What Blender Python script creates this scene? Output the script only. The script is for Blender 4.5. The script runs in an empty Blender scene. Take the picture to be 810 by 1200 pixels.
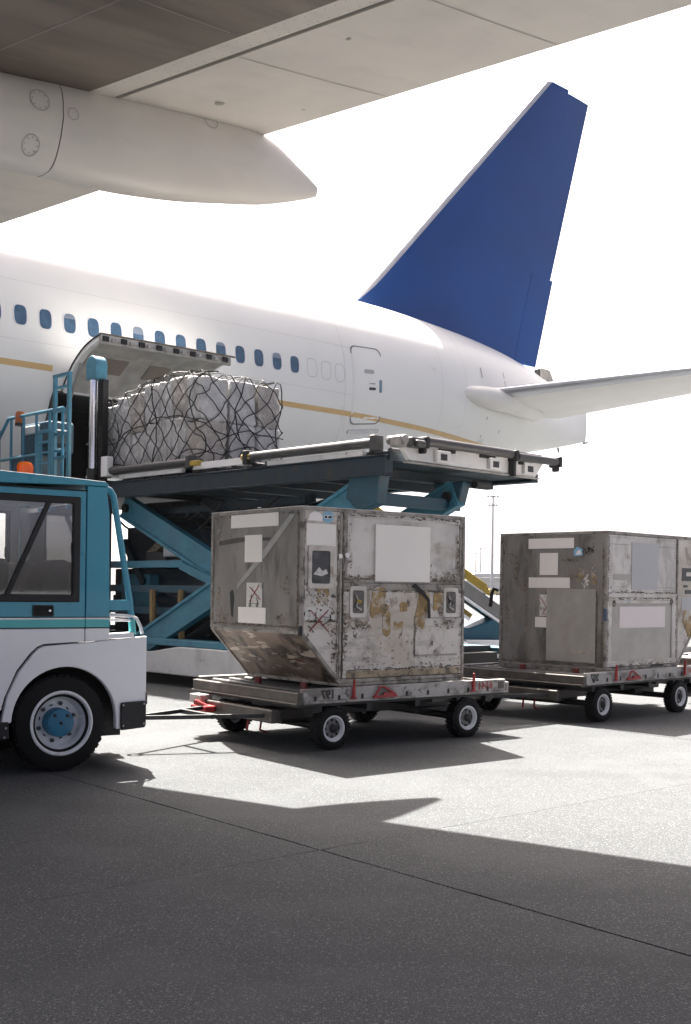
import bpy, bmesh, math, random
from mathutils import Vector, Matrix, noise
random.seed(11)
S = bpy.context.scene
C = S.collection
R = math.radians
rnd = random.uniform

# ------------------------------------------------------------------ camera
cam_d = bpy.data.cameras.new('camera')
cam = bpy.data.objects.new('camera', cam_d); C.objects.link(cam)
cam_d.sensor_fit = 'VERTICAL'; cam_d.sensor_height = 36.0; cam_d.sensor_width = 24.3
cam_d.lens = 1340 / 1200 * 36.0
cam_d.shift_y = 90 / 1200
cam_d.clip_start = 0.1; cam_d.clip_end = 9000
cam.matrix_world = Matrix.Translation((0, 0, 1.46)) @ Matrix.Rotation(R(90), 4, 'X') @ Matrix.Rotation(R(0.8), 4, 'Z')
S.camera = cam

# ------------------------------------------------------------------ sky, sun, exposure
SUN = Vector((0.19, -0.611, -1.0)).normalized()
elev = math.asin(-SUN.z); azim = math.atan2(-SUN.x, -SUN.y)
w = bpy.data.worlds.new('World'); S.world = w; w.use_nodes = True
nt = w.node_tree
bg = nt.nodes['Background']
sky = nt.nodes.new('ShaderNodeTexSky'); sky.sky_type = 'NISHITA'; sky.sun_disc = False
sky.sun_elevation = elev; sky.sun_rotation = azim % (2 * math.pi)
sky.altitude = 0; sky.air_density = 0.1; sky.dust_density = 5; sky.ozone_density = 0
nt.links.new(sky.outputs[0], bg.inputs[0]); bg.inputs[1].default_value = 0.12
sd = bpy.data.lights.new('sun', 'SUN'); sd.energy = 5.0; sd.angle = R(0.5); sd.color = (1.0, 0.955, 0.89)
so = bpy.data.objects.new('sun', sd); C.objects.link(so)
so.rotation_mode = 'QUATERNION'; so.rotation_quaternion = SUN.to_track_quat('-Z', 'Y')
S.view_settings.view_transform = 'Standard'; S.view_settings.look = 'None'
S.view_settings.exposure = 2.4; S.view_settings.gamma = 1.0; S.view_settings.use_curve_mapping = False
S.cycles.max_bounces = 8; S.cycles.transparent_max_bounces = 12; S.cycles.caustics_reflective = False
S.cycles.caustics_refractive = False
try:
    S.cycles.use_denoising = True
except Exception:
    pass

# ------------------------------------------------------------------ materials
def mat(name, col, rough=0.5, metal=0.0, var=0.10, vscale=2.5, layers=(), bump=0.0, bscale=60, bdist=0.004,
        coords='Object', spec=0.5, coat=0.0, emit=None, vstretch=(1, 1, 1), rvar=0.12, rand=0.0):
    m = bpy.data.materials.new(name); m.use_nodes = True
    n = m.node_tree.nodes; l = m.node_tree.links
    b = n['Principled BSDF']
    if coords == 'World':
        g = n.new('ShaderNodeNewGeometry'); src = g.outputs['Position']
    else:
        tc = n.new('ShaderNodeTexCoord'); src = tc.outputs['Object']
        if rand:
            oi = n.new('ShaderNodeObjectInfo'); ad = n.new('ShaderNodeVectorMath'); ad.operation = 'ADD'
            sc = n.new('ShaderNodeMath'); sc.operation = 'MULTIPLY'; sc.inputs[1].default_value = 37.0
            l.new(oi.outputs['Random'], sc.inputs[0]); l.new(src, ad.inputs[0]); l.new(sc.outputs[0], ad.inputs[1]); src = ad.outputs[0]
    def nz(scale, stretch=(1, 1, 1), seed=0.0, detail=6, ro=0.6):
        mp = n.new('ShaderNodeMapping'); mp.inputs['Scale'].default_value = stretch; mp.inputs['Location'].default_value = (seed * 3.7, seed * 1.9, seed * 5.3)
        l.new(src, mp.inputs[0])
        t = n.new('ShaderNodeTexNoise'); t.inputs['Scale'].default_value = scale; t.inputs['Detail'].default_value = detail; t.inputs['Roughness'].default_value = ro
        l.new(mp.outputs[0], t.inputs['Vector']); return t.outputs['Fac']
    def ramp(fac, lo, hi, a=0.0, bb=1.0):
        r = n.new('ShaderNodeMapRange'); r.interpolation_type = 'SMOOTHSTEP'
        r.inputs[1].default_value = lo; r.inputs[2].default_value = hi; r.inputs[3].default_value = a; r.inputs[4].default_value = bb
        l.new(fac, r.inputs[0]); return r.outputs[0]
    def mix(fac, a, bcol):
        x = n.new('ShaderNodeMix'); x.data_type = 'RGBA'
        l.new(fac, x.inputs[0])
        if isinstance(a, tuple): x.inputs[6].default_value = (*a, 1)
        else: l.new(a, x.inputs[6])
        if isinstance(bcol, tuple): x.inputs[7].default_value = (*bcol, 1)
        else: l.new(bcol, x.inputs[7])
        return x.outputs[2]
    lo = tuple(max(0, c * (1 - var)) for c in col); hi = tuple(min(1, c * (1 + var)) for c in col)
    base = nz(vscale, vstretch)
    out = mix(ramp(base, 0.3, 0.7), lo, hi)
    for L in layers:
        c2, sc, a0, a1 = L[:4]
        st = L[4] if len(L) > 4 else (1, 1, 1); sdv = L[5] if len(L) > 5 else 1.0; am = L[6] if len(L) > 6 else 1.0
        out = mix(ramp(nz(sc, st, sdv), a0, a1, 0, am), out, c2)
    l.new(out, b.inputs['Base Color'])
    l.new(ramp(base, 0.25, 0.75, max(0.02, rough - rvar * rough), min(1, rough + rvar)), b.inputs['Roughness'])
    b.inputs['Metallic'].default_value = metal
    b.inputs['Specular IOR Level'].default_value = spec
    b.inputs['Coat Weight'].default_value = coat
    if bump:
        bp = n.new('ShaderNodeBump'); bp.inputs['Strength'].default_value = bump; bp.inputs['Distance'].default_value = bdist
        l.new(nz(bscale, (1, 1, 1), 4.0, 5), bp.inputs['Height']); l.new(bp.outputs[0], b.inputs['Normal'])
    if emit:
        b.inputs['Emission Color'].default_value = (*emit[0], 1); b.inputs['Emission Strength'].default_value = emit[1]
    return m

def glass_mat(name, tint=(0.85, 0.9, 0.92), refl=0.12):
    m = bpy.data.materials.new(name); m.use_nodes = True
    n = m.node_tree.nodes; l = m.node_tree.links
    n.remove(n['Principled BSDF'])
    t = n.new('ShaderNodeBsdfTransparent'); t.inputs[0].default_value = (*tint, 1)
    g = n.new('ShaderNodeBsdfGlossy'); g.inputs['Roughness'].default_value = 0.03
    fr = n.new('ShaderNodeFresnel'); fr.inputs[0].default_value = 1.5
    ad = n.new('ShaderNodeMath'); ad.operation = 'MULTIPLY_ADD'; ad.inputs[1].default_value = 1.0; ad.inputs[2].default_value = refl; ad.use_clamp = True
    mx = n.new('ShaderNodeMixShader')
    l.new(fr.outputs[0], ad.inputs[0]); l.new(ad.outputs[0], mx.inputs[0]); l.new(t.outputs[0], mx.inputs[1]); l.new(g.outputs[0], mx.inputs[2])
    l.new(mx.outputs[0], n['Material Output'].inputs[0]); return m

def apron_mat():
    m = bpy.data.materials.new('apron_concrete'); m.use_nodes = True
    n = m.node_tree.nodes; l = m.node_tree.links; b = n['Principled BSDF']
    g = n.new('ShaderNodeNewGeometry'); P = g.outputs['Position']
    def noise_(s, d=4, r=0.6):
        t = n.new('ShaderNodeTexNoise'); t.inputs['Scale'].default_value = s; t.inputs['Detail'].default_value = d; t.inputs['Roughness'].default_value = r
        l.new(P, t.inputs['Vector']); return t.outputs['Fac']
    def rm(x, a, bb, c, d):
        r = n.new('ShaderNodeMapRange'); r.inputs[1].default_value = a; r.inputs[2].default_value = bb; r.inputs[3].default_value = c; r.inputs[4].default_value = d
        l.new(x, r.inputs[0]); return r.outputs[0]
    def mx(f, a, c, blend='MIX'):
        x = n.new('ShaderNodeMix'); x.data_type = 'RGBA'; x.blend_type = blend
        if isinstance(f, float): x.inputs[0].default_value = f
        else: l.new(f, x.inputs[0])
        for k, q in ((6, a), (7, c)):
            if isinstance(q, tuple): x.inputs[k].default_value = (*q, 1)
            else: l.new(q, x.inputs[k])
        return x.outputs[2]
    big = noise_(0.35, 5); mid = noise_(3.0, 6, 0.7); fine = noise_(55, 3, 0.7)
    col = mx(rm(big, 0.35, 0.65, 0, 1), (0.0711, 0.0748, 0.0786), (0.0940, 0.0988, 0.1023))
    col = mx(rm(mid, 0.35, 0.75, 0, 0.55), col, (0.0458, 0.0489, 0.0522))
    col = mx(rm(fine, 0.35, 0.70, 0, 0.75), col, (0.0390, 0.0419, 0.0458))
    gr = noise_(170, 2, 0.8)
    col = mx(rm(gr, 0.46, 0.60, 0, 0.9), col, (0.0306, 0.0315, 0.0325))
    gr2 = noise_(120, 2, 0.8)
    col = mx(rm(gr2, 0.53, 0.64, 0, 0.85), col, (0.1531, 0.1575, 0.1560))
    # aggregate: pale and dark chips of two sizes
    for sc, cut, c2, am in ((95, 0.30, (0.1646, 0.1752, 0.1806), 1.0), (42, 0.17, (0.1788, 0.1868, 0.1932), 0.9), (70, 0.24, (0.0206, 0.0225, 0.0253), 0.8)):
        v = n.new('ShaderNodeTexVoronoi'); v.inputs['Scale'].default_value = sc; v.inputs['Randomness'].default_value = 1
        l.new(P, v.inputs['Vector'])
        sep = n.new('ShaderNodeSeparateColor'); l.new(v.outputs['Color'], sep.inputs[0])
        pick = rm(sep.outputs[0], 0.70, 0.72, 0, 1)
        disc = rm(v.outputs['Distance'], cut, cut + 0.12, 1, 0)
        mu = n.new('ShaderNodeMath'); mu.operation = 'MULTIPLY'; l.new(pick, mu.inputs[0]); l.new(disc, mu.inputs[1])
        mu2 = n.new('ShaderNodeMath'); mu2.operation = 'MULTIPLY'; l.new(mu.outputs[0], mu2.inputs[0]); mu2.inputs[1].default_value = am
        col = mx(mu2.outputs[0], col, c2)
    tm = n.new('ShaderNodeMapping'); tm.inputs['Rotation'].default_value = (0, 0, R(-38)); tm.inputs['Scale'].default_value = (0.10, 1.6, 1)
    l.new(P, tm.inputs[0]); tn = n.new('ShaderNodeTexNoise'); tn.inputs['Scale'].default_value = 1.0; tn.inputs['Detail'].default_value = 4; l.new(tm.outputs[0], tn.inputs['Vector'])
    col = mx(rm(tn.outputs['Fac'], 0.56, 0.70, 0, 0.38), col, (0.0452, 0.0475, 0.0501))
    pt_ = noise_(0.9, 3, 0.5)
    col = mx(rm(pt_, 0.52, 0.60, 0, 0.30), col, (0.0986, 0.1035, 0.1068))
    # faint oil stains
    oil = noise_(1.1, 6, 0.75)
    col = mx(rm(oil, 0.62, 0.78, 0, 0.5), col, (0.0321, 0.0335, 0.0350))
    oi = n.new('ShaderNodeObjectInfo')
    col = mx(rm(oi.outputs['Random'], 0, 1, 0, 0.22), col, (0.1054, 0.1108, 0.1141))
    l.new(col, b.inputs['Base Color']); b.inputs['Roughness'].default_value = 0.9; b.inputs['Specular IOR Level'].default_value = 0.12
    bp = n.new('ShaderNodeBump'); bp.inputs['Strength'].default_value = 0.55; bp.inputs['Distance'].default_value = 0.004
    l.new(fine, bp.inputs['Height']); l.new(bp.outputs[0], b.inputs['Normal'])
    return m

DIRT = (0.10, 0.085, 0.07)
M = {}
M['apron'] = apron_mat()
M['sealant'] = mat('joint_sealant', (0.030, 0.029, 0.029), 0.8, var=0.3, coords='World')
M['white'] = mat('aircraft_white', (0.79, 0.79, 0.765), 0.30, var=0.025, vscale=0.5, coat=0.08, layers=[((0.72, 0.70, 0.66), 0.5, 0.45, 0.85, (0.2, 1, 1.2), 2, 0.35), ((0.60, 0.57, 0.53), 2.2, 0.62, 0.8, (0.06, 1, 1), 7, 0.35)])
M['seam'] = mat('panel_seam', (0.38, 0.37, 0.37), 0.5, var=0.05)
M['seam_dark'] = mat('panel_gap', (0.05, 0.045, 0.04), 0.7, var=0.2)
M['gold'] = mat('gold_stripe', (0.60, 0.40, 0.17), 0.3, var=0.05)
M['fin_blue'] = mat('fin_blue', (0.005, 0.048, 0.205), 0.35, var=0.10, vscale=0.35, spec=0.2)
M['le_grey'] = mat('leading_edge_metal', (0.50, 0.51, 0.54), 0.32, metal=0.7, var=0.06, vscale=2)
M['stab_white'] = mat('stabilizer_paint', (0.80, 0.78, 0.745), 0.35, var=0.04, vscale=1.0)
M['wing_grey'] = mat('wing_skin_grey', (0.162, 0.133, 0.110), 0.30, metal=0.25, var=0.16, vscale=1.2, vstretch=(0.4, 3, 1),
                     layers=[((0.085, 0.072, 0.062), 2.2, 0.5, 0.75, (0.3, 2.5, 1), 3, 0.7), ((0.30, 0.29, 0.275), 1.4, 0.64, 0.72, (0.25, 3.5, 1), 8, 0.45)])  # pale streak layer paints reflected highlights into the skin colour
M['flap_grey'] = mat('flap_paint', (0.58, 0.54, 0.495), 0.42, var=0.06, vscale=1.4, layers=[((0.48, 0.45, 0.42), 2.5, 0.5, 0.8, (0.6, 1.5, 1), 3, 0.7), ((0.20, 0.19, 0.18), 9, 0.72, 0.8, (0.4, 3, 1), 5, 0.5)])
M['fairing'] = mat('fairing_paint', (0.61, 0.57, 0.53), 0.38, var=0.04, vscale=1.2, layers=[((0.50, 0.475, 0.45), 2.0, 0.52, 0.8, (0.5, 1, 2), 2, 0.6)])
M['pane_blue'] = mat('cabin_pane', (0.06, 0.115, 0.19), 0.10, var=0.2, vscale=6)
M['win_frame'] = mat('window_ring', (0.74, 0.74, 0.745), 0.35, var=0.03)
M['steel'] = mat('bare_steel', (0.42, 0.41, 0.40), 0.32, metal=0.9, var=0.12)
M['chrome'] = mat('chrome_piston', (0.80, 0.80, 0.82), 0.10, metal=1.0, var=0.03)
M['black'] = mat('black_grime', (0.008, 0.008, 0.0085), 0.55, var=0.35, vscale=6)
M['rubber'] = mat('tyre_rubber', (0.0075, 0.0075, 0.008), 0.7, var=0.3, vscale=5, spec=0.25, layers=[((0.028, 0.026, 0.024), 7, 0.55, 0.8, (1, 1, 1), 2, 0.6)], bump=0.3, bscale=80)
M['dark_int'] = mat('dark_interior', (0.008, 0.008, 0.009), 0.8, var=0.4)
M['liner'] = mat('door_liner', (0.36, 0.34, 0.31), 0.6, var=0.2, vscale=3, layers=[((0.20, 0.17, 0.14), 5, 0.6, 0.75, (1, 1, 1), 2, 0.6)])
LB = [((0.016, 0.085, 0.125), 3.2, 0.45, 0.75, (1, 1, 2), 2, 0.6), ((0.06, 0.052, 0.045), 7, 0.62, 0.74, (1, 1, 0.5), 5, 0.55)]
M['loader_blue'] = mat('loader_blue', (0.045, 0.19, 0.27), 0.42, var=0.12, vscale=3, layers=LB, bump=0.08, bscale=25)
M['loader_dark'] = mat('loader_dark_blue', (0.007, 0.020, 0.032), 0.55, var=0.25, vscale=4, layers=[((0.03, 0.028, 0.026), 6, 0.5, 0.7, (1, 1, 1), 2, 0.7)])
M['loader_blue_shade'] = mat('loader_blue_shaded', (0.014, 0.060, 0.092), 0.45, var=0.2, vscale=3, layers=[((0.03, 0.028, 0.026), 6, 0.58, 0.72, (1, 1, 1), 2, 0.7)])  # loader blue darkened: shade under and inside the frame is put into the colour
M['loader_white'] = mat('loader_white', (0.60, 0.60, 0.60), 0.5, var=0.08, vscale=3, layers=[((0.30, 0.28, 0.26), 4, 0.55, 0.75, (1, 1, 0.5), 2, 0.6), ((0.16, 0.05, 0.04), 9, 0.70, 0.74, (1, 1, 1), 6, 0.7), (DIRT, 11, 0.64, 0.70, (1, 1, 1), 3, 0.7)])
M['roller'] = mat('grey_roller', (0.055, 0.055, 0.057), 0.4, metal=0.3, var=0.15, vscale=5)
M['tractor_blue'] = mat('tractor_blue', (0.040, 0.29, 0.405), 0.25, var=0.06, vscale=1.5, coat=0.35, layers=[((0.05, 0.15, 0.20), 4, 0.6, 0.85, (1, 1, 0.4), 3, 0.4)])
M['tractor_white'] = mat('tractor_white', (0.86, 0.86, 0.87), 0.3, var=0.03, vscale=1.5, coat=0.3, layers=[((0.45, 0.43, 0.41), 3, 0.62, 0.9, (1, 1, 0.5), 3, 0.35)])
M['teal'] = mat('teal_stripe', (0.10, 0.48, 0.49), 0.3, var=0.04)
M['seat'] = mat('seat_vinyl', (0.13, 0.125, 0.128), 0.6, var=0.12, bump=0.2, bscale=120)
M['cab_in'] = mat('cab_lining', (0.72, 0.70, 0.68), 0.6, var=0.05)
M['hub_blue'] = mat('hub_blue', (0.02, 0.15, 0.26), 0.4, var=0.15, vscale=9, layers=[((0.02, 0.03, 0.035), 9, 0.58, 0.75, (1, 1, 1), 4, 0.7)])
M['rim'] = mat('rim_paint', (0.74, 0.75, 0.76), 0.4, var=0.06, vscale=6, layers=[((0.25, 0.23, 0.21), 8, 0.55, 0.75, (1, 1, 1), 4, 0.6)])
M['rim_disc'] = mat('rim_disc_grime', (0.20, 0.195, 0.19), 0.5, var=.3, vscale=14, layers=[((0.03, 0.028, 0.026), 10, 0.5, 0.65, (1, 1, 1), 4, 0.8)])
M['amber'] = mat('amber_lens', (0.85, 0.16, 0.01), 0.2, var=0.08, vscale=8, coat=0.5)
def lens_mat(name, col):
    m = bpy.data.materials.new(name); m.use_nodes = True; n = m.node_tree.nodes; l = m.node_tree.links; n.remove(n['Principled BSDF'])
    t = n.new('ShaderNodeBsdfTranslucent'); t.inputs[0].default_value = (*col, 1)
    d = n.new('ShaderNodeBsdfTransparent'); d.inputs[0].default_value = (1.0, .75, .45, 1)
    g = n.new('ShaderNodeBsdfGlossy'); g.inputs['Roughness'].default_value = .12
    a = n.new('ShaderNodeMixShader'); a.inputs[0].default_value = .35; b = n.new('ShaderNodeMixShader'); b.inputs[0].default_value = .06
    l.new(t.outputs[0], a.inputs[1]); l.new(d.outputs[0], a.inputs[2]); l.new(a.outputs[0], b.inputs[1]); l.new(g.outputs[0], b.inputs[2]); l.new(b.outputs[0], n['Material Output'].inputs[0]); return m
M['amber'] = lens_mat('amber_lens', (1.0, 0.36, 0.05))
M['glass'] = glass_mat('cab_glass', (0.90, 0.91, 0.91), 0.09)
ULD_ST = [((0.33, 0.27, 0.20), 1.7, 0.50, 0.66, (1, 1, 1.6), 17, 0.55), ((0.30, 0.285, 0.28), 4.5, 0.54, 0.64, (1, 1, 0.5), 21, 0.5), ((0.16, 0.115, 0.07), 3.0, 0.60, 0.72, (1, 1, 0.8), 2, 0.6), ((0.055, 0.045, 0.037), 8, 0.655, 0.72, (1, 1, 0.5), 7, 0.85),
          ((0.62, 0.61, 0.59), 5.0, 0.62, 0.68, (1, 1, 1), 9, 0.45)]
M['uld_light'] = mat('worn_aluminium_light', (0.56, 0.53, 0.50), 0.48, metal=0.15, var=0.16, vscale=2.2, layers=ULD_ST, bump=0.25, bscale=18, rand=1)
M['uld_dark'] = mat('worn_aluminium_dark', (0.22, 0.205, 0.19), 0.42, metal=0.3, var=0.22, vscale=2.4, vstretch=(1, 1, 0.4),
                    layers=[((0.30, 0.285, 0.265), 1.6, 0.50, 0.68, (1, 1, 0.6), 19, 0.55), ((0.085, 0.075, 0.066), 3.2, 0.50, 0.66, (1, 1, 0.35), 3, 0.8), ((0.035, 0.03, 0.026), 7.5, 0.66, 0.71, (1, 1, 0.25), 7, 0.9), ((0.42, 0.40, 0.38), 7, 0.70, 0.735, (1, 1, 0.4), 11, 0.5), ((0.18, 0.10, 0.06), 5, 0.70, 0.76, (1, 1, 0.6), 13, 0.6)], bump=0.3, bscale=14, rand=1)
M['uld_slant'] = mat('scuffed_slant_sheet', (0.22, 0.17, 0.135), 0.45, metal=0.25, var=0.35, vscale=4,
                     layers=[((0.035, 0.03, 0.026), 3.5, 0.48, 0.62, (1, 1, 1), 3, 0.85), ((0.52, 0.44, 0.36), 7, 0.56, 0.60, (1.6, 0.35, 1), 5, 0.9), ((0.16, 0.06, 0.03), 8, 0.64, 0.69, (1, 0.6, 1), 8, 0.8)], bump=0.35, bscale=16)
M['uld_white'] = mat('chipped_white_panel', (0.57, 0.53, 0.49), 0.5, metal=0.05, var=0.08, vscale=3,
                     layers=[((0.40, 0.34, 0.26), 2.0, 0.48, 0.62, (1, 1, 1.4), 17, 0.6), ((0.30, 0.275, 0.25), 6, 0.52, 0.62, (0.4, 1, 1.6), 23, 0.45), ((0.20, 0.155, 0.11), 4.5, 0.56, 0.66, (1, 1, 0.8), 3, 0.7), ((0.05, 0.04, 0.034), 10, 0.63, 0.68, (1, 1, 0.7), 6, 0.9), ((0.34, 0.33, 0.31), 7, 0.58, 0.66, (1, 1, 0.6), 9, 0.6)], bump=0.3, bscale=22, rand=1)
M['uld_frame'] = mat('worn_extrusion', (0.27, 0.25, 0.225), 0.45, metal=0.35, var=0.25, vscale=9,
                     layers=[((0.06, 0.052, 0.045), 9, 0.52, 0.66, (1, 1, 1), 3, 0.8), ((0.20, 0.12, 0.06), 6, 0.62, 0.72, (1, 1, 1), 8, 0.6)], bump=0.2, bscale=40)
M['uld_patch'] = mat('repair_sheet', (0.36, 0.34, 0.315), 0.38, metal=0.35, var=0.14, vscale=2.5, layers=[((0.27, 0.22, 0.17), 2.2, 0.55, 0.75, (1, 1, 0.6), 3, 0.5)], bump=0.15, bscale=10)
M['label'] = mat('blank_label', (0.80, 0.76, 0.715), 0.6, var=0.02)
M['label2'] = mat('blank_label_pale', (0.82, 0.79, 0.775), 0.6, var=0.02)
M['label_pink'] = mat('blank_label_pinkish', (0.74, 0.665, 0.655), 0.6, var=0.02)
M['sticker'] = mat('old_sticker', (0.60, 0.58, 0.55), 0.6, var=0.06, vscale=12, layers=[((0.22, 0.19, 0.16), 14, 0.56, 0.68, (1, 1, 1), 3, 0.7)])
M['red'] = mat('red_paint', (0.32, 0.022, 0.022), 0.45, var=0.15, vscale=20)
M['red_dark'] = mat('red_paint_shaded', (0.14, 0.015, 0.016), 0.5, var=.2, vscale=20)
M['red_print'] = mat('red_print', (0.30, 0.05, 0.045), 0.6, var=0.3, vscale=30)
M['black_print'] = mat('black_print', (0.03, 0.03, 0.03), 0.6, var=0.3)
M['blue_print'] = mat('pale_blue_print', (0.22, 0.42, 0.58), 0.5, var=0.1)
M['grime'] = mat('edge_grime', (0.115, 0.093, 0.072), 0.8, var=0.4, vscale=25)
M['ochre'] = mat('tape_residue', (0.30, 0.20, 0.085), 0.6, var=0.3, vscale=14, layers=[((0.48, 0.44, 0.39), 8, 0.48, 0.58, (1, 1, 1), 3, 0.85), ((0.10, 0.07, 0.04), 14, 0.58, 0.66, (1, 1, 1), 5, 0.8)])
M['brown'] = mat('scraped_rust', (0.21, 0.17, 0.13), 0.7, var=0.4, vscale=18, layers=[((0.05, 0.042, 0.035), 22, 0.50, 0.60, (1, 1, 1), 3, 0.9)])
M['yellow'] = mat('yellow_paint', (0.36, 0.25, 0.03), 0.5, var=0.12, vscale=6, layers=[((0.15, 0.10, 0.04), 6, 0.6, 0.75, (1, 1, 1), 2, 0.6)])
M['dolly_white'] = mat('dolly_rail_paint', (0.36, 0.345, 0.33), 0.5, var=0.12, vscale=5, layers=[((0.13, 0.115, 0.10), 7, 0.48, 0.62, (0.6, 1, 1), 2, 0.85), ((0.05, 0.045, 0.04), 13, 0.62, 0.68, (1, 1, 1), 4, 0.8)], rand=1)
M['dolly_grey'] = mat('dolly_galvanised', (0.075, 0.066, 0.058), 0.45, metal=0.3, var=0.3, vscale=6, layers=[((0.035, 0.03, 0.026), 8, 0.55, 0.7, (1, 0.4, 1), 3, 0.7)])
M['dolly_grey2'] = mat('worn_casting', (0.26, 0.25, 0.24), 0.45, metal=0.3, var=0.3, vscale=9, layers=[((0.04, 0.035, 0.03), 9, 0.55, 0.66, (1, 1, 1), 3, 0.8)])
M['dolly_dark'] = mat('dolly_chassis', (0.016, 0.0165, 0.018), 0.5, var=0.25, vscale=6)
M['wood'] = mat('weathered_post', (0.22, 0.15, 0.06), 0.7, var=0.3, vscale=6, vstretch=(3, 3, 0.5), layers=[((0.08, 0.06, 0.04), 10, 0.55, 0.7, (2, 2, 0.3), 3, 0.8)])
M['wrap'] = mat('plastic_wrap', (0.53, 0.525, 0.525), 0.14, var=0.16, vscale=4, layers=[((0.34, 0.30, 0.26), 3.0, 0.52, 0.75, (1, 1, 0.6), 3, 0.6), ((0.72, 0.72, 0.72), 10, 0.60, 0.68, (0.6, 0.6, 2), 5, 0.6)], bump=1.0, bscale=22, bdist=0.03, coat=0.8, rand=1)
M['wrap2'] = mat('plastic_wrap_brown', (0.42, 0.385, 0.35), 0.22, var=0.14, vscale=4, layers=[((0.60, 0.59, 0.58), 6, 0.54, 0.68, (0.6, 0.6, 2), 5, 0.7)], bump=1.0, bscale=22, bdist=0.03, coat=0.8, rand=1)
M['net'] = mat('black_net', (0.012, 0.012, 0.014), 0.7, var=0.3)
M['far_grey'] = mat('far_wall', (0.40, 0.40, 0.41), 0.7, var=0.05, vscale=0.3)
M['far_roof'] = mat('far_roof', (0.30, 0.31, 0.33), 0.6, var=0.05, vscale=0.3)
M['mast'] = mat('galvanised_mast', (0.30, 0.31, 0.33), 0.5, metal=0.4, var=0.1)
M['far_dark'] = mat('far_dark', (0.07, 0.075, 0.085), 0.6, var=0.2)

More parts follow.
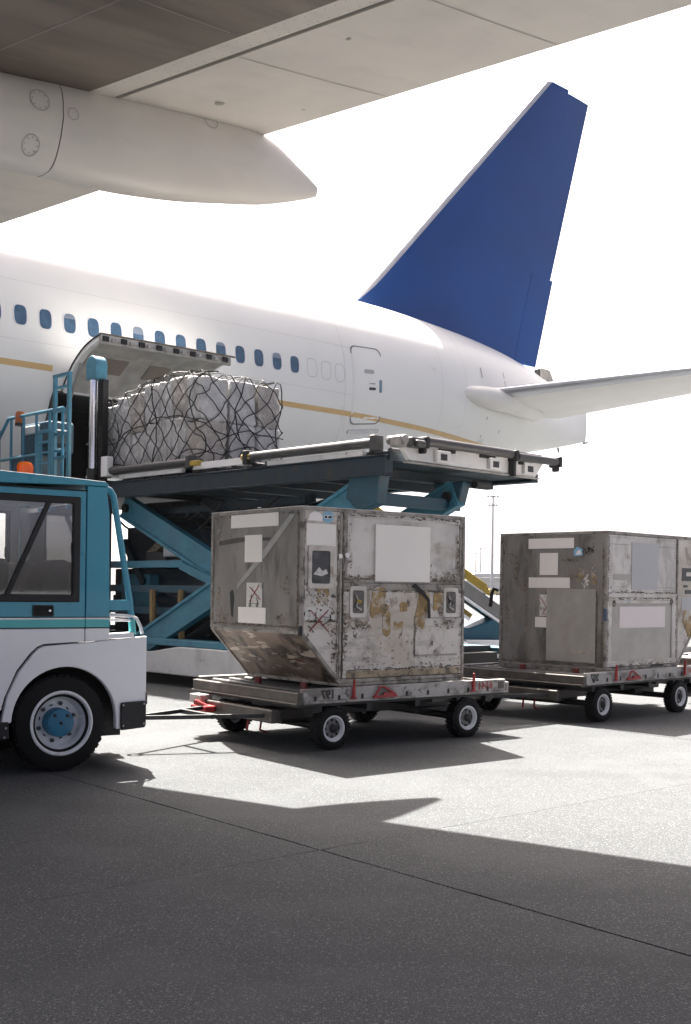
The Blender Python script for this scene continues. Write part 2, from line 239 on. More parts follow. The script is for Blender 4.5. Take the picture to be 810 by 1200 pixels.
# ------------------------------------------------------------------ mesh helpers
Z = Vector((0, 0, 1))
class MB:
    def __init__(s): s.v = []; s.f = []
    def add(s, vs, fs):
        o = len(s.v); s.v += [tuple(p) for p in vs]; s.f += [tuple(i + o for i in f) for f in fs]; return s
    def box(s, x0, x1, y0, y1, z0, z1):
        vs = [(x, y, z) for x in (x0, x1) for y in (y0, y1) for z in (z0, z1)]
        return s.add(vs, [(0, 1, 3, 2), (4, 6, 7, 5), (0, 4, 5, 1), (2, 3, 7, 6), (0, 2, 6, 4), (1, 5, 7, 3)])
    def beam(s, p0, p1, w_, h_, up=Z, ext=0.0):
        p0 = Vector(p0); p1 = Vector(p1); d = (p1 - p0).normalized(); p0 = p0 - d * ext; p1 = p1 + d * ext
        a = d.cross(Vector(up))
        if a.length < 1e-4: a = d.cross(Vector((1, 0, 0)))
        a.normalize(); b = a.cross(d).normalized()
        vs = []
        for p in (p0, p1):
            for i, j in ((-1, -1), (1, -1), (1, 1), (-1, 1)): vs.append(p + a * i * w_ / 2 + b * j * h_ / 2)
        return s.add(vs, [(3, 2, 1, 0), (4, 5, 6, 7), (0, 1, 5, 4), (1, 2, 6, 5), (2, 3, 7, 6), (3, 0, 4, 7)])
    def tube(s, p0, p1, r, n=12, r2=None):
        return s.path([p0, p1], r, n, r2)
    def path(s, pts, r, n=8, r2=None, closed=False):
        pts = [Vector(p) for p in pts]; k = len(pts); vs = []; fs = []
        ref = None
        for i, p in enumerate(pts):
            if closed: t = pts[(i + 1) % k] - pts[i - 1]
            else: t = pts[min(i + 1, k - 1)] - pts[max(i - 1, 0)]
            t.normalize()
            if ref is None:
                ref = t.orthogonal().normalized()
            ref = (ref - t * ref.dot(t))
            if ref.length < 1e-5: ref = t.orthogonal()
            ref.normalize(); b = t.cross(ref)
            rr = r if r2 is None else r + (r2 - r) * i / (k - 1)
            for j in range(n):
                a = 2 * math.pi * j / n; vs.append(p + (ref * math.cos(a) + b * math.sin(a)) * rr)
        m = k if closed else k - 1
        for i in range(m):
            for j in range(n):
                a = i * n + j; b_ = i * n + (j + 1) % n; c = ((i + 1) % k) * n + (j + 1) % n; d = ((i + 1) % k) * n + j
                fs.append((a, b_, c, d))
        if not closed:
            fs.append(tuple(range(n - 1, -1, -1))); fs.append(tuple((k - 1) * n + j for j in range(n)))
        return s.add(vs, fs)
    def prism(s, poly, axis, a0, a1):
        # poly: 2D points; axis 'y': (x,z) extruded along y; 'x': (y,z) along x; 'z': (x,y) along z
        def P(p, t):
            return {'y': (p[0], t, p[1]), 'x': (t, p[0], p[1]), 'z': (p[0], p[1], t)}[axis]
        n = len(poly); vs = [P(p, a0) for p in poly] + [P(p, a1) for p in poly]
        fs = [tuple(range(n)), tuple(range(2 * n - 1, n - 1, -1))] + [(i, (i + 1) % n, n + (i + 1) % n, n + i) for i in range(n)]
        return s.add(vs, fs)
    def ring(s, outer, inner, axis, a0, a1):
        # flat ring between two polygons with the same count, extruded
        def P(p, t):
            return {'y': (p[0], t, p[1]), 'x': (t, p[0], p[1]), 'z': (p[0], p[1], t)}[axis]
        n = len(outer); vs = [P(p, a0) for p in outer] + [P(p, a0) for p in inner] + [P(p, a1) for p in outer] + [P(p, a1) for p in inner]
        fs = []
        for i in range(n):
            j = (i + 1) % n
            fs += [(i, j, n + j, n + i), (2 * n + i, 3 * n + i, 3 * n + j, 2 * n + j), (i, 2 * n + i, 2 * n + j, j), (n + i, n + j, 3 * n + j, 3 * n + i)]
        return s.add(vs, fs)
    def lathe(s, prof, c, axis='y', n=32, cap=True):
        # prof: (r, h) open or closed list, revolved about the axis through c
        vs = []; fs = []; k = len(prof)
        for r, h in prof:
            for j in range(n):
                a = 2 * math.pi * j / n; u = r * math.cos(a); v_ = r * math.sin(a)
                vs.append({'y': (c[0] + u, c[1] + h, c[2] + v_), 'x': (c[0] + h, c[1] + u, c[2] + v_), 'z': (c[0] + u, c[1] + v_, c[2] + h)}[axis])
        for i in range(k - 1):
            for j in range(n):
                fs.append((i * n + j, i * n + (j + 1) % n, (i + 1) * n + (j + 1) % n, (i + 1) * n + j))
        if cap and prof[0][0] > 1e-6: fs.append(tuple(range(n)))
        if cap and prof[-1][0] > 1e-6: fs.append(tuple((k - 1) * n + j for j in range(n - 1, -1, -1)))
        return s.add(vs, fs)
    def loft(s, rings, closed=True, cap=True):
        n = len(rings[0]); vs = [p for r in rings for p in r]; fs = []
        m = n if closed else n - 1
        for i in range(len(rings) - 1):
            for j in range(m):
                fs.append((i * n + j, i * n + (j + 1) % n, (i + 1) * n + (j + 1) % n, (i + 1) * n + j))
        if cap and closed:
            fs.append(tuple(range(n - 1, -1, -1))); fs.append(tuple((len(rings) - 1) * n + j for j in range(n)))
        return s.add(vs, fs)
    def panel(s, o, u, v, nrm, th=0.01, amp=0.004, nx=14, ny=14, seed=0.0, fs_=2.3):
        # sheet with gentle dents: front at o + nrm*th
        o = Vector(o); u = Vector(u); v = Vector(v); nrm = Vector(nrm).normalized()
        vs = []; fc = []
        for j in range(ny + 1):
            for i in range(nx + 1):
                a = i / nx; b = j / ny; p = o + u * a + v * b
                e = min(a, 1 - a, b, 1 - b); e = min(1, e * 8)
                d = amp * e * (noise.noise(p * fs_ + Vector((seed, seed * 2, 0))) + 0.5 * noise.noise(p * fs_ * 3 + Vector((0, seed, 5))))
                vs.append(p + nrm * (th + d))
        for j in range(ny):
            for i in range(nx):
                a = j * (nx + 1) + i; fc.append((a, a + 1, a + nx + 2, a + nx + 1))
        b0 = len(vs); vs += [o, o + u, o + u + v, o + v]
        c = [0, nx, (nx + 1) * (ny + 1) - 1, ny * (nx + 1)]
        fc.append(tuple(list(range(0, nx + 1)) + [b0 + 1, b0]))
        fc.append(tuple([j * (nx + 1) + nx for j in range(ny + 1)] + [b0 + 2, b0 + 1]))
        fc.append(tuple([ny * (nx + 1) + i for i in range(nx, -1, -1)] + [b0 + 3, b0 + 2]))
        fc.append(tuple([j * (nx + 1) for j in range(ny, -1, -1)] + [b0, b0 + 3]))
        fc.append((b0 + 3, b0 + 2, b0 + 1, b0))
        return s.add(vs, fc)
    def build(s, name, m, parent=None, smooth=False, bevel=0.0, kind=None, angle=40, seg=1):
        me = bpy.data.meshes.new(name); me.from_pydata(s.v, [], s.f)
        bm = bmesh.new(); bm.from_mesh(me); bmesh.ops.recalc_face_normals(bm, faces=bm.faces); bm.to_mesh(me); bm.free()
        me.materials.append(M[m] if isinstance(m, str) else m)
        if smooth:
            me.polygons.foreach_set('use_smooth', [True] * len(me.polygons)); me.set_sharp_from_angle(angle=R(angle))
        me.update()
        o = bpy.data.objects.new(name, me); C.objects.link(o)
        if parent: o.parent = parent
        if bevel:
            b = o.modifiers.new('edge', 'BEVEL'); b.width = bevel; b.segments = seg; b.limit_method = 'ANGLE'; b.angle_limit = R(35)
        if kind: o['kind'] = kind
        return o

def tag(o, label=None, cat=None, group=None, kind=None):
    if label: o['label'] = label
    if cat: o['category'] = cat
    if group: o['group'] = group
    if kind: o['kind'] = kind
    return o
def thing(name, label, cat, loc=(0, 0, 0), yaw=0, group=None):
    o = bpy.data.objects.new(name, None); C.objects.link(o)
    o.location = loc; o.rotation_euler = (0, 0, R(yaw)); o.empty_display_size = 0.2
    return tag(o, label, cat, group)
def copy_tree(o, parent=None):
    c = o.copy(); C.objects.link(c)
    if parent: c.parent = parent
    for ch in o.children: copy_tree(ch, c)
    return c
def share(o, parent, loc=None, rot=None):
    # another piece alike, same mesh data
    c = o.copy(); C.objects.link(c); c.parent = parent
    if loc is not None: c.location = loc
    if rot is not None: c.rotation_euler = rot
    for ch in o.children: share(ch, c)
    return c
def blob(cx, cz, wx, wz, n=16, seed=0, j=0.25):
    pts = []
    for i in range(n):
        a = 2 * math.pi * i / n; k = 1 + j * (noise.noise(Vector((math.cos(a) * 2.2 + seed * 7.1, math.sin(a) * 2.2, seed * 3.3))) * 1.6 + rnd(-.25, .25))
        pts.append((cx + wx / 2 * k * max(-1, min(1, 1.25 * math.cos(a))), cz + wz / 2 * k * max(-1, min(1, 1.25 * math.sin(a)))))
    return pts
def rrect(cx, cz, wx, wz, r, n=5):
    pts = []
    for sx, sz, a0 in ((1, 1, 0), (-1, 1, 90), (-1, -1, 180), (1, -1, 270)):
        for i in range(n + 1):
            a = R(a0 + 90 * i / n); pts.append((cx + sx * (wx / 2 - r) + r * math.cos(a), cz + sz * (wz / 2 - r) + r * math.sin(a)))
    return pts
def text_mesh(name, txt, size, m, parent, origin, xdir, zdir, mirrored=True, bold=0.0, depth=0.001):
    cu = bpy.data.curves.new('lettering', 'FONT'); cu.body = txt; cu.size = size; cu.extrude = depth; cu.offset = bold
    to = bpy.data.objects.new('lettering', cu); C.objects.link(to)
    dg = bpy.context.evaluated_depsgraph_get(); me = bpy.data.meshes.new_from_object(to.evaluated_get(dg))
    bpy.data.objects.remove(to); bpy.data.curves.remove(cu)
    x = Vector(xdir).normalized(); z = Vector(zdir).normalized(); o = Vector(origin)
    xs = [v.co.x for v in me.vertices]; wdt = max(xs)
    nrm = x.cross(z)
    for v in me.vertices:
        px = (wdt - v.co.x) if mirrored else v.co.x
        v.co = o + x * px + z * v.co.y + nrm * v.co.z
    if mirrored: me.flip_normals()
    me.materials.clear(); me.materials.append(M[m]); me.name = name
    ob = bpy.data.objects.new(name, me); C.objects.link(ob); ob.parent = parent
    return ob

# ================================================================== APRON
apron = MB().add([(-900, -120, -0.018), (1100, -120, -0.018), (1100, 1500, -0.018), (-900, 1500, -0.018)], [(0, 1, 2, 3)]).build('apron', 'apron', kind='structure')
JY = 40.8; JX = Vector((-0.123, 6.385, 0)); SL = 6.0
ju = Vector((math.cos(R(JY)), math.sin(R(JY)), 0)); jv = Vector((-ju.y, ju.x, 0))
def slab_mesh(i, j):
    # a cast slab with slightly ragged edges, recessed joint all round
    n = 40; g = 0.0045; pts = []
    def rag(k): return 0.004 * noise.noise(Vector((k * 1.3, i * 9.1 + j * 5.7, 2.2))) + 0.003 * noise.noise(Vector((k * 5.1, i * 3.1 - j * 7.7, 9.2)))
    cs = [(0, 0), (1, 0), (1, 1), (0, 1)]
    for e in range(4):
        a = cs[e]; b = cs[(e + 1) % 4]
        for k in range(n):
            t = k / n; x = (a[0] + (b[0] - a[0]) * t) * SL; y = (a[1] + (b[1] - a[1]) * t) * SL
            q = (g if e % 2 else -.001) + rag(e * 40 + k) * (1 if e % 2 else .5) + 0.003; q = max(q, .0012)
            x = min(max(x, q), SL - q); y = min(max(y, q), SL - q); pts.append((x, y))
    mb = MB(); m_ = len(pts)
    top = [(*(JX + ju * (i * SL + x) + jv * (j * SL + y)).to_2d(), 0.0) for x, y in pts]
    bot = [(p[0], p[1], -0.03) for p in top]
    mb.add(top + bot, [tuple(range(m_))] + [(k, m_ + k, m_ + (k + 1) % m_, (k + 1) % m_) for k in range(m_)])
    return mb
for i in range(-4, 6):
    for j in range(-4, 6):
        slab_mesh(i, j).build('slab', 'apron', apron)
sl = MB()
for k in range(-4, 7):
    for (a, b) in (((k * SL, -4 * SL), (k * SL, 6 * SL)), ((-4 * SL, k * SL), (6 * SL, k * SL))):
        p = JX + ju * a[0] + jv * a[1]; q = JX + ju * b[0] + jv * b[1]; p.z = q.z = -0.0125
        sl.beam(p, q, 0.05, 0.005)
sl.build('joint_sealant', 'sealant', apron)

# ================================================================== AIRLINER
AY = 41.7; AO = Vector((-8.496, 24.71, 0))
air = thing('airliner', 'white wide-body airliner with blue tail fin and gold stripe, parked behind the carts', 'airliner', AO, AY)

def herm(tab, x, k):
    # smooth monotone-ish interpolation of column k
    if x <= tab[0][0]: return tab[0][k]
    if x >= tab[-1][0]: return tab[-1][k]
    for i in range(len(tab) - 1):
        if tab[i][0] <= x <= tab[i + 1][0]: break
    x0, x1 = tab[i][0], tab[i + 1][0]; y0, y1 = tab[i][k], tab[i + 1][k]; d = (y1 - y0) / (x1 - x0)
    def sl_(j):
        if j <= 0 or j >= len(tab) - 1: return None
        a = (tab[j][k] - tab[j - 1][k]) / (tab[j][0] - tab[j - 1][0]); b = (tab[j + 1][k] - tab[j][k]) / (tab[j + 1][0] - tab[j][0])
        return 0 if a * b <= 0 else 2 * a * b / (a + b)
    m0 = sl_(i); m1 = sl_(i + 1); m0 = d if m0 is None else m0; m1 = d if m1 is None else m1
    h = x1 - x0; t = (x - x0) / h
    return y0 * (2 * t**3 - 3 * t**2 + 1) + h * m0 * (t**3 - 2 * t**2 + t) + y1 * (-2 * t**3 + 3 * t**2) + h * m1 * (t**3 - t**2)
FUS = [  # a, top, bottom, half width
    (-24.0, 9.50, 3.28, 3.10), (-10, 9.50, 3.28, 3.10), (5.5, 9.50, 3.28, 3.10), (8.0, 9.50, 3.42, 3.08), (11.2, 9.46, 4.02, 2.88), (14.5, 9.30, 4.86, 2.28),
    (17.0, 9.06, 5.46, 1.62), (19.0, 8.70, 5.95, 1.02), (20.5, 8.32, 6.25, 0.55), (21.6, 8.03, 6.48, 0.22), (22.38, 7.84, 6.66, 0.07)]
def fsec(a): return herm(FUS, a, 1), herm(FUS, a, 2), herm(FUS, a, 3)
def fpt(a, th, off=0.0):
    # th measured from the near side (b negative), counter-clockwise to the crown
    t, bo, w_ = fsec(a); c = (t + bo) / 2; h = (t - bo) / 2
    n = Vector((0, -math.cos(th) / w_, math.sin(th) / h)).normalized()
    return Vector((a, -w_ * math.cos(th), c + h * math.sin(th))) + n * off
def fz(a, z, off=0.0):
    t, bo, w_ = fsec(a); c = (t + bo) / 2; h = (t - bo) / 2
    return fpt(a, math.asin(max(-1, min(1, (z - c) / h))), off)
D0, D1, DZ0, DZ1 = 0.80, 3.98, 3.72, 5.36          # cargo opening
al = sorted(set([-24, -20, -16, -12, -8, -5, -3, -1.5, 0, D0, 1.6, 2.4, 3.2, D1, 4.8] + [5.5 + 0.55 * i for i in range(30)] + [21.8, 22.1, 22.38]))
al = [a for a in al if a <= 22.4]
t0, b0_, w0 = fsec(2); c0 = (t0 + b0_) / 2; h0 = (t0 - b0_) / 2
tha = math.asin((DZ0 - c0) / h0); thb = math.asin((DZ1 - c0) / h0)
ths = [-math.pi / 2 + (tha + math.pi / 2) * i / 5 for i in range(5)] + [tha + (thb - tha) * i / 8 for i in range(8)] + [thb + (math.pi * 1.5 - thb) * i / 66 for i in range(66)]
fb = MB(); nth = len(ths)
fv = [fpt(a, th) for a in al for th in ths]; ff = []
for i in range(len(al) - 1):
    for j in range(nth):
        if D0 - 1e-6 <= al[i] and al[i + 1] <= D1 + 1e-6 and 5 <= j < 13: continue
        ff.append((i * nth + j, i * nth + (j + 1) % nth, (i + 1) * nth + (j + 1) % nth, (i + 1) * nth + j))
ff.append(tuple(range(nth - 1, -1, -1))); ff.append(tuple((len(al) - 1) * nth + j for j in range(nth)))
fus = fb.add(fv, ff).build('fuselage', 'white', air, smooth=True, angle=50)
# hold behind the opening
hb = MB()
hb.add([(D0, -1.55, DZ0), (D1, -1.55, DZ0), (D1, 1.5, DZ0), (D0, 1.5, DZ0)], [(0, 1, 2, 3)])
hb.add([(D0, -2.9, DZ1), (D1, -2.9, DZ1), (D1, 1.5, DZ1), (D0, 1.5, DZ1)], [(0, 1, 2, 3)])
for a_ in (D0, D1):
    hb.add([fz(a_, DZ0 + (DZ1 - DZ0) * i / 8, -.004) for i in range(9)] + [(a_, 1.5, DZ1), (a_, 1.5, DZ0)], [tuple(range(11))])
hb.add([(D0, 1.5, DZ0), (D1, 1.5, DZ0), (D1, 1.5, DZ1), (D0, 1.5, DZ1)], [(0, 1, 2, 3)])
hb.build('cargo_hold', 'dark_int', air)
of = MB()
fr = [fz(D0, DZ0 + (DZ1 - DZ0) * i / 8, .004) for i in range(9)] + [fz(D1, DZ1 - (DZ1 - DZ0) * i / 8, .004) for i in range(9)]
of.path(fr, 0.035, 6, closed=True); of.build('door_surround', 'seam_dark', air, smooth=True)

# seams and gold stripe
def strip(fn0, fn1, a0, a1, n, name, m):
    v = []; f = []
    for i in range(n + 1):
        a = a0 + (a1 - a0) * i / n; v += [fn0(a), fn1(a)]
    for i in range(n): f.append((2 * i, 2 * i + 1, 2 * i + 3, 2 * i + 2))
    return MB().add(v, f).build(name, m, air, smooth=True)
strip(lambda a: fz(a, 5.735, .006), lambda a: fz(a, 5.855, .006), -16, 0.72, 40, 'gold_stripe', 'gold')
strip(lambda a: fz(a, 5.735 - 0.012 * max(0, a - 9), .006), lambda a: fz(a, 5.855 - .012 * max(0, a - 9), .006), 4.02, 16.5, 60, 'gold_stripe', 'gold')
def crown(a, d): return fz(a, 9.0 - 0.028 * max(0, a - 7.5)**1.2 + d, .004)
strip(lambda a: crown(a, 0), lambda a: crown(a, .012), -16, 12.4, 60, 'crown_seam', 'seam')
sm = MB()
for a in (-2.2, 8.55, 12.4, 13.6):
    for i in range(24):
        z0 = 3.9 + (a > 8) * .6 + i * (9.0 - 3.9 - (a > 8) * .9) / 24; z1 = z0 + (9.0 - 3.9 - (a > 8) * .9) / 24
        if D0 - .1 < a < D1 + .1: continue
        sm.add([fz(a, z0, .003), fz(a + .01, z0, .003), fz(a + .01, z1, .003), fz(a, z1, .003)], [(0, 1, 2, 3)])
for z in (7.45, 6.25):
    for i in range(120):
        a = -14 + i * .2
        if z < 7 or True: sm.add([fz(a, z, .003), fz(a + .2, z, .003), fz(a + .2, z + .008, .003), fz(a, z + .008, .003)], [(0, 1, 2, 3)])
sm.build('skin_seams', mat('skin_joint', (0.58, 0.57, 0.565), .45, var=.05), air, smooth=True, kind='stuff')

def on_skin(a, z, da, dz, off):
    # dz is arc length round the barrel
    t, bo, w_ = fsec(a); h = (t - bo) / 2; c = (t + bo) / 2
    th = math.asin((z - c) / h) + dz / ((h + w_) / 2)
    return fpt(a + da, th, off)
def win_outline(wx, wz, n=28, p=3.2):
    o = []
    for i in range(n):
        a = 2 * math.pi * i / n; cx = math.cos(a); sz = math.sin(a)
        o.append((wx / 2 * math.copysign(abs(cx)**(2 / p), cx), wz / 2 * math.copysign(abs(sz)**(2 / p), sz)))
    return o
def window(a, z=6.745, plug=False):
    ou = win_outline(.315, .455); im = win_outline(.265, .40); n = len(ou)
    v = [on_skin(a, z, x, y, -.004) for x, y in ou] + [on_skin(a, z, x, y, .010) for x, y in win_outline(.30, .44)] + [on_skin(a, z, x, y, .008) for x, y in im] + [on_skin(a, z, x, y, -.004) for x, y in win_outline(.255, .39)]
    f = [(k * n + i, k * n + (i + 1) % n, (k + 1) * n + (i + 1) % n, (k + 1) * n + i) for k in range(3) for i in range(n)]
    if plug:
        v = [on_skin(a, z, x, y, .003) for x, y in ou] + [on_skin(a, z, x, y, .003) for x, y in win_outline(.300, .438)]
        f = [(i, (i + 1) % n, n + (i + 1) % n, n + i) for i in range(n)]
        return MB().add(v, f).build('window_plug', 'seam', air, smooth=True)
    wf = MB().add(v, f).build('window', 'win_frame', air, smooth=True)
    pv = [on_skin(a, z, x, y, .005) for x, y in im] + [on_skin(a, z, 0, 0, .006)]
    MB().add(pv, [(i, (i + 1) % n, n) for i in range(n)]).build('pane', 'pane_blue', wf, smooth=True)
    return wf
for n_ in range(-14, 14):
    wf_ = window(n_ * .533)
    if n_ in (-6, -3, 2, 5, 9, 12):
        hb_ = {2: .10, 5: .16, 9: .07, 12: .12}.get(n_, .14)
        o_ = [(x, y) for x, y in win_outline(.255, .39)]
        o_ = [(x, max(y, .195 - hb_)) for x, y in o_]
        MB().add([on_skin(n_ * .533, 6.745, x, y, .0068) for x, y in o_], [tuple(range(len(o_)))]).build('window_blind', mat('blind_grey', (.20, .24, .30), .3), wf_)
for a in (7.47, 7.92, 8.37): window(a, plug=True)

# aft cabin door
dw, dz0, dz1 = 0.54, 5.60, 7.56; da = 9.36
def door_outline(w_, k):
    o = []
    for x, z in rrect(0, 0, w_, k, 0.17, 6): o.append((x, z))
    return o
zc = (dz0 + dz1) / 2
ou = door_outline(1.09, 2.02); inn = door_outline(1.03, 1.96); n = len(ou)
v = [on_skin(da, zc, x, y, .008) for x, y in ou] + [on_skin(da, zc, x, y, .008) for x, y in inn]
cd = []
# door leaf follows the skin as a small grid
g = 14; lv = []; lf = []
for j in range(g + 1):
    for i in range(5): lv.append(on_skin(da, zc, -.52 + 1.04 * i / 4, -.985 + 1.97 * j / g, .006))
for j in range(g):
    for i in range(4): lf.append((j * 5 + i, j * 5 + i + 1, j * 5 + i + 6, j * 5 + i + 5))
cdo = MB().add(lv, lf).build('cabin_door', 'white', air, smooth=True)
rg = MB().add([on_skin(da, zc, x, y, .010) for x, y in ou] + [on_skin(da, zc, x, y, .010) for x, y in inn], [(i, (i + 1) % n, n + (i + 1) % n, n + i) for i in range(n)])
rg.build('door_edge', mat('door_gap_grey', (0.15, 0.15, 0.155), 0.5, var=.05), cdo, smooth=True)
def patch(a, z, w_, h_, off, name, m, parent, r=.03):
    o = rrect(0, 0, w_, h_, r, 3); v = [on_skin(a, z, x, y, off) for x, y in o]; v2 = [on_skin(a, z, x, y, 0) for x, y in o]; n = len(o)
    return MB().add(v + v2, [tuple(range(n))] + [(i, n + i, n + (i + 1) % n, (i + 1) % n) for i in range(n)]).build(name, m, parent)
patch(9.80, 6.60, .085, .33, .02, 'door_window', mat('door_window_glass', (0.16, 0.25, 0.31), .15), cdo)
patch(9.50, 6.50, .24, .07, .014, 'handle', 'seam_dark', cdo)
patch(9.50, 6.63, .20, .03, .014, 'handle', 'seam', cdo)
patch(9.40, 6.92, .34, .10, .012, 'vent_flap', 'seam', cdo)
patch(9.40, 5.44, 1.12, .10, .03, 'door_sill', 'le_grey', air)

# open cargo door, hinged at the top edge and swung up and out
hz = (-3.02, 5.38); fe = (-4.55, 6.28)
ch = Vector((fe[0] - hz[0], fe[1] - hz[1])); L_ = ch.length; nn = Vector((ch.y, -ch.x)) / L_
if nn.y < 0: nn = -nn
def darc(t, off=0.0):
    s_ = 0.215 * 4 * t * (1 - t)
    tn = (ch + nn * 0.215 * 4 * (1 - 2 * t)).normalized(); q = Vector((-tn.y, tn.x));  q = q if q.dot(nn) > 0 else -q
    p = Vector(hz) + ch * t + nn * s_ + q * off
    return p
dk = MB(); nd = 16; e0, e1 = 0.95, 4.0
ring_ = []
for a in (e0, e1):
    ring_.append([(a, *darc(i / nd, .0)) for i in range(nd + 1)] + [(a, *darc(i / nd, -.10)) for i in range(nd, -1, -1)])
cdoor = MB().loft(ring_).build('cargo_door', 'white', air, smooth=True)
lin = MB()
ring_ = [[(a, *darc(.04 + .9 * i / nd, -.101)) for i in range(nd + 1)] + [(a, *darc(.04 + .9 * i / nd, -.15)) for i in range(nd, -1, -1)] for a in (e0 + .12, e1 - .12)]
lin.loft(ring_).build('door_lining', 'liner', cdoor, smooth=True)
ed = MB()
for t0_, t1_ in ((.965, 1.0),):
    ring_ = [[(a, *darc(t0_, .012)), (a, *darc(t1_, .012)), (a, *darc(t1_, -.17)), (a, *darc(t0_, -.17))] for a in (e0 - .01, e1 + .01)]
    ed.loft(ring_)
ed.build('door_beam', 'liner', cdoor)
for k in range(8):
    a = e0 + .12 + k * (e1 - e0 - .24) / 7
    p = darc(1.0, -.05)
    MB().box(a - .09, a + .03, p.x - .045, p.x + .02, p.y - .075, p.y + .02).build('latch_pocket', 'black', cdoor)
    if k < 7:
        MB().box(a + .10, a + .19, p.x - .05, p.x + .02, p.y - .08, p.y - .0).build('latch_hook', 'liner', cdoor, bevel=.012)
er = MB(); er.loft([[(a, *darc(i / nd, .014)) for i in range(nd + 1)] + [(a, *darc(i / nd, -.02)) for i in range(nd, -1, -1)] for a in (e0 - .015, e0 + .02)])
er.build('edge_seal', 'black', cdoor)
er = MB(); p = darc(1.0, .0); er.box(e0 - .02, e1 + .12, p.x - .03, p.x + .03, p.y + .004, p.y + .028); er.build('edge_seal', 'brown', cdoor)
for k in range(3):
    a = e0 + .5 + k * 1.0; p = darc(.5, -.151)
    MB().add([(a, *darc(.35, -.153)), (a + .5, *darc(.35, -.153)), (a + .5, *darc(.62, -.153)), (a, *darc(.62, -.153)), (a, *darc(.35, -.165)), (a + .5, *darc(.35, -.165)), (a + .5, *darc(.62, -.165)), (a, *darc(.62, -.165))],
             [(0, 1, 2, 3), (4, 5, 6, 7), (0, 1, 5, 4), (1, 2, 6, 5), (2, 3, 7, 6), (3, 0, 4, 7)]).build('lining_panel', mat('lining_brown', (0.22, 0.18, 0.15), .6), cdoor)
for a in (e0 + .05, e1 - .05):
    MB().tube((a, -2.9, 4.6), (a, *darc(.45, -.15)), .03, 8).build('door_actuator', 'steel', cdoor, smooth=True)

# crown antenna
MB().loft([[(3.55, -.03, 9.49), (4.0, -.03, 9.49), (4.0, .03, 9.49), (3.55, .03, 9.49)], [(3.78, -.012, 9.92), (4.02, -.012, 9.92), (4.02, .012, 9.92), (3.78, .012, 9.92)]]).build('antenna', 'white', air)

# fin
LEF = [(8.3, 8.6), (9.40, 10.65), (9.50, 11.0), (9.66, 11.38), (9.90, 11.74), (10.4, 12.30), (18.38, 19.98), (18.5, 20.20)]
def le(z): return herm([(a, b) for a, b in LEF], z, 1) if z < 10.4 else 12.30 + (z - 10.4) * (19.98 - 12.30) / (18.38 - 10.4)
def te(z): return 19.62 + (z - 8.80) * (22.33 - 19.62) / (18.36 - 8.80)
def hinge(z): return 18.35 + (z - 8.80) * (21.08 - 18.35) / (18.40 - 8.80)
def foil(ch_a, ch_b, z, c0_, c1_, tk, n=14):
    # section between chord fractions; LE at ch_a, TE at ch_b
    def hth(c): return tk * (ch_b - ch_a) * 5 * (.2969 * math.sqrt(c) - .126 * c - .3516 * c**2 + .2843 * c**3 - .1036 * c**4)
    cs = [c0_ + (c1_ - c0_) * (1 - math.cos(math.pi * i / n)) / 2 for i in range(n + 1)]
    up = [(ch_a + (ch_b - ch_a) * c, -hth(c) - .002, z) for c in cs]; dn = [(ch_a + (ch_b - ch_a) * c, hth(c) + .002, z) for c in reversed(cs)]
    return up + dn
def fin_piece(c0f, c1f, zs, name, m, tk=.095, off=0.0):
    rings = []
    for z in zs:
        a, b = le(z), te(z); L = b - a
        rings.append(foil(a, b, z, max(0.0, c0f(z, a, L)), min(1.0, c1f(z, a, L)), tk))
    return MB().loft(rings).build(name, m, air, smooth=True, angle=50)
zs = [8.55, 9.1, 9.45, 9.6, 9.8, 10.1, 10.5, 11.3] + [12 + i * .7 for i in range(9)] + [18.2, 18.42]
lec = lambda z, a, L: min(.5, .19 / L)
fin = fin_piece(lec, lambda z, a, L: (hinge(z) - a) / L, zs, 'fin', 'fin_blue')
fin_piece(lambda z, a, L: 0, lambda z, a, L: min(.5, .185 / L), [z for z in zs if z > 9.3], 'fin_leading_edge', 'le_grey')
zs2 = [8.88] + [9.5 + i * .8 for i in range(11)] + [18.30]
rud = MB().loft([foil(le(z), te(z) - (.12 if z > 11.9 else 0), z, (hinge(z) + .02 - le(z)) / (te(z) - le(z)), 1.0, .095) for z in [8.86, 9.5, 10.5, 11.3, 11.86]]).build('rudder', 'fin_blue', air, smooth=True, angle=50)
MB().loft([foil(le(z), te(z) - .13 + (z - 11.88) * .02, z, (hinge(z) + .02 - le(z)) / (te(z) - le(z)), 1.0, .095) for z in [11.875, 13, 14.5, 16, 17.5, 18.30]]).build('rudder', 'fin_blue', air, smooth=True, angle=50)
MB().loft([[(20.05, -.05, 18.42), (21.05, -.05, 18.42), (21.05, .05, 18.42), (20.05, .05, 18.42)], [(20.35, -.02, 18.50), (21.04, -.02, 18.48), (21.04, .02, 18.48), (20.35, .02, 18.50)]]).build('fin_cap', 'fin_blue', air)
# tail details
MB().loft([[(19.75, -.16, 8.35), (19.75, .16, 8.35), (19.75, .16, 8.86), (19.75, -.16, 8.86)], [(20.25, -.13, 8.25), (20.25, .13, 8.25), (20.25, .13, 8.84), (20.25, -.13, 8.84)], [(20.75, -.05, 8.1), (20.75, .05, 8.1), (20.75, .05, 8.25), (20.75, -.05, 8.25)]]).build('intake_scoop', 'liner', air, bevel=.03)
MB().box(19.735, 19.75, -.12, .12, 8.42, 8.80).build('scoop_opening', 'black', air)
MB().tube((22.30, -.0, 6.60), (22.52, 0, 6.66), .04, 8).build('tail_light', 'liner', air)
MB().loft([[(20.85, -.02, 6.32), (20.95, -.02, 6.32), (20.95, .02, 6.32), (20.85, .02, 6.32)], [(20.9, -.01, 6.15), (20.95, -.01, 6.15), (20.95, .01, 6.15), (20.9, .01, 6.15)]]).build('drain_mast', 'liner', air)

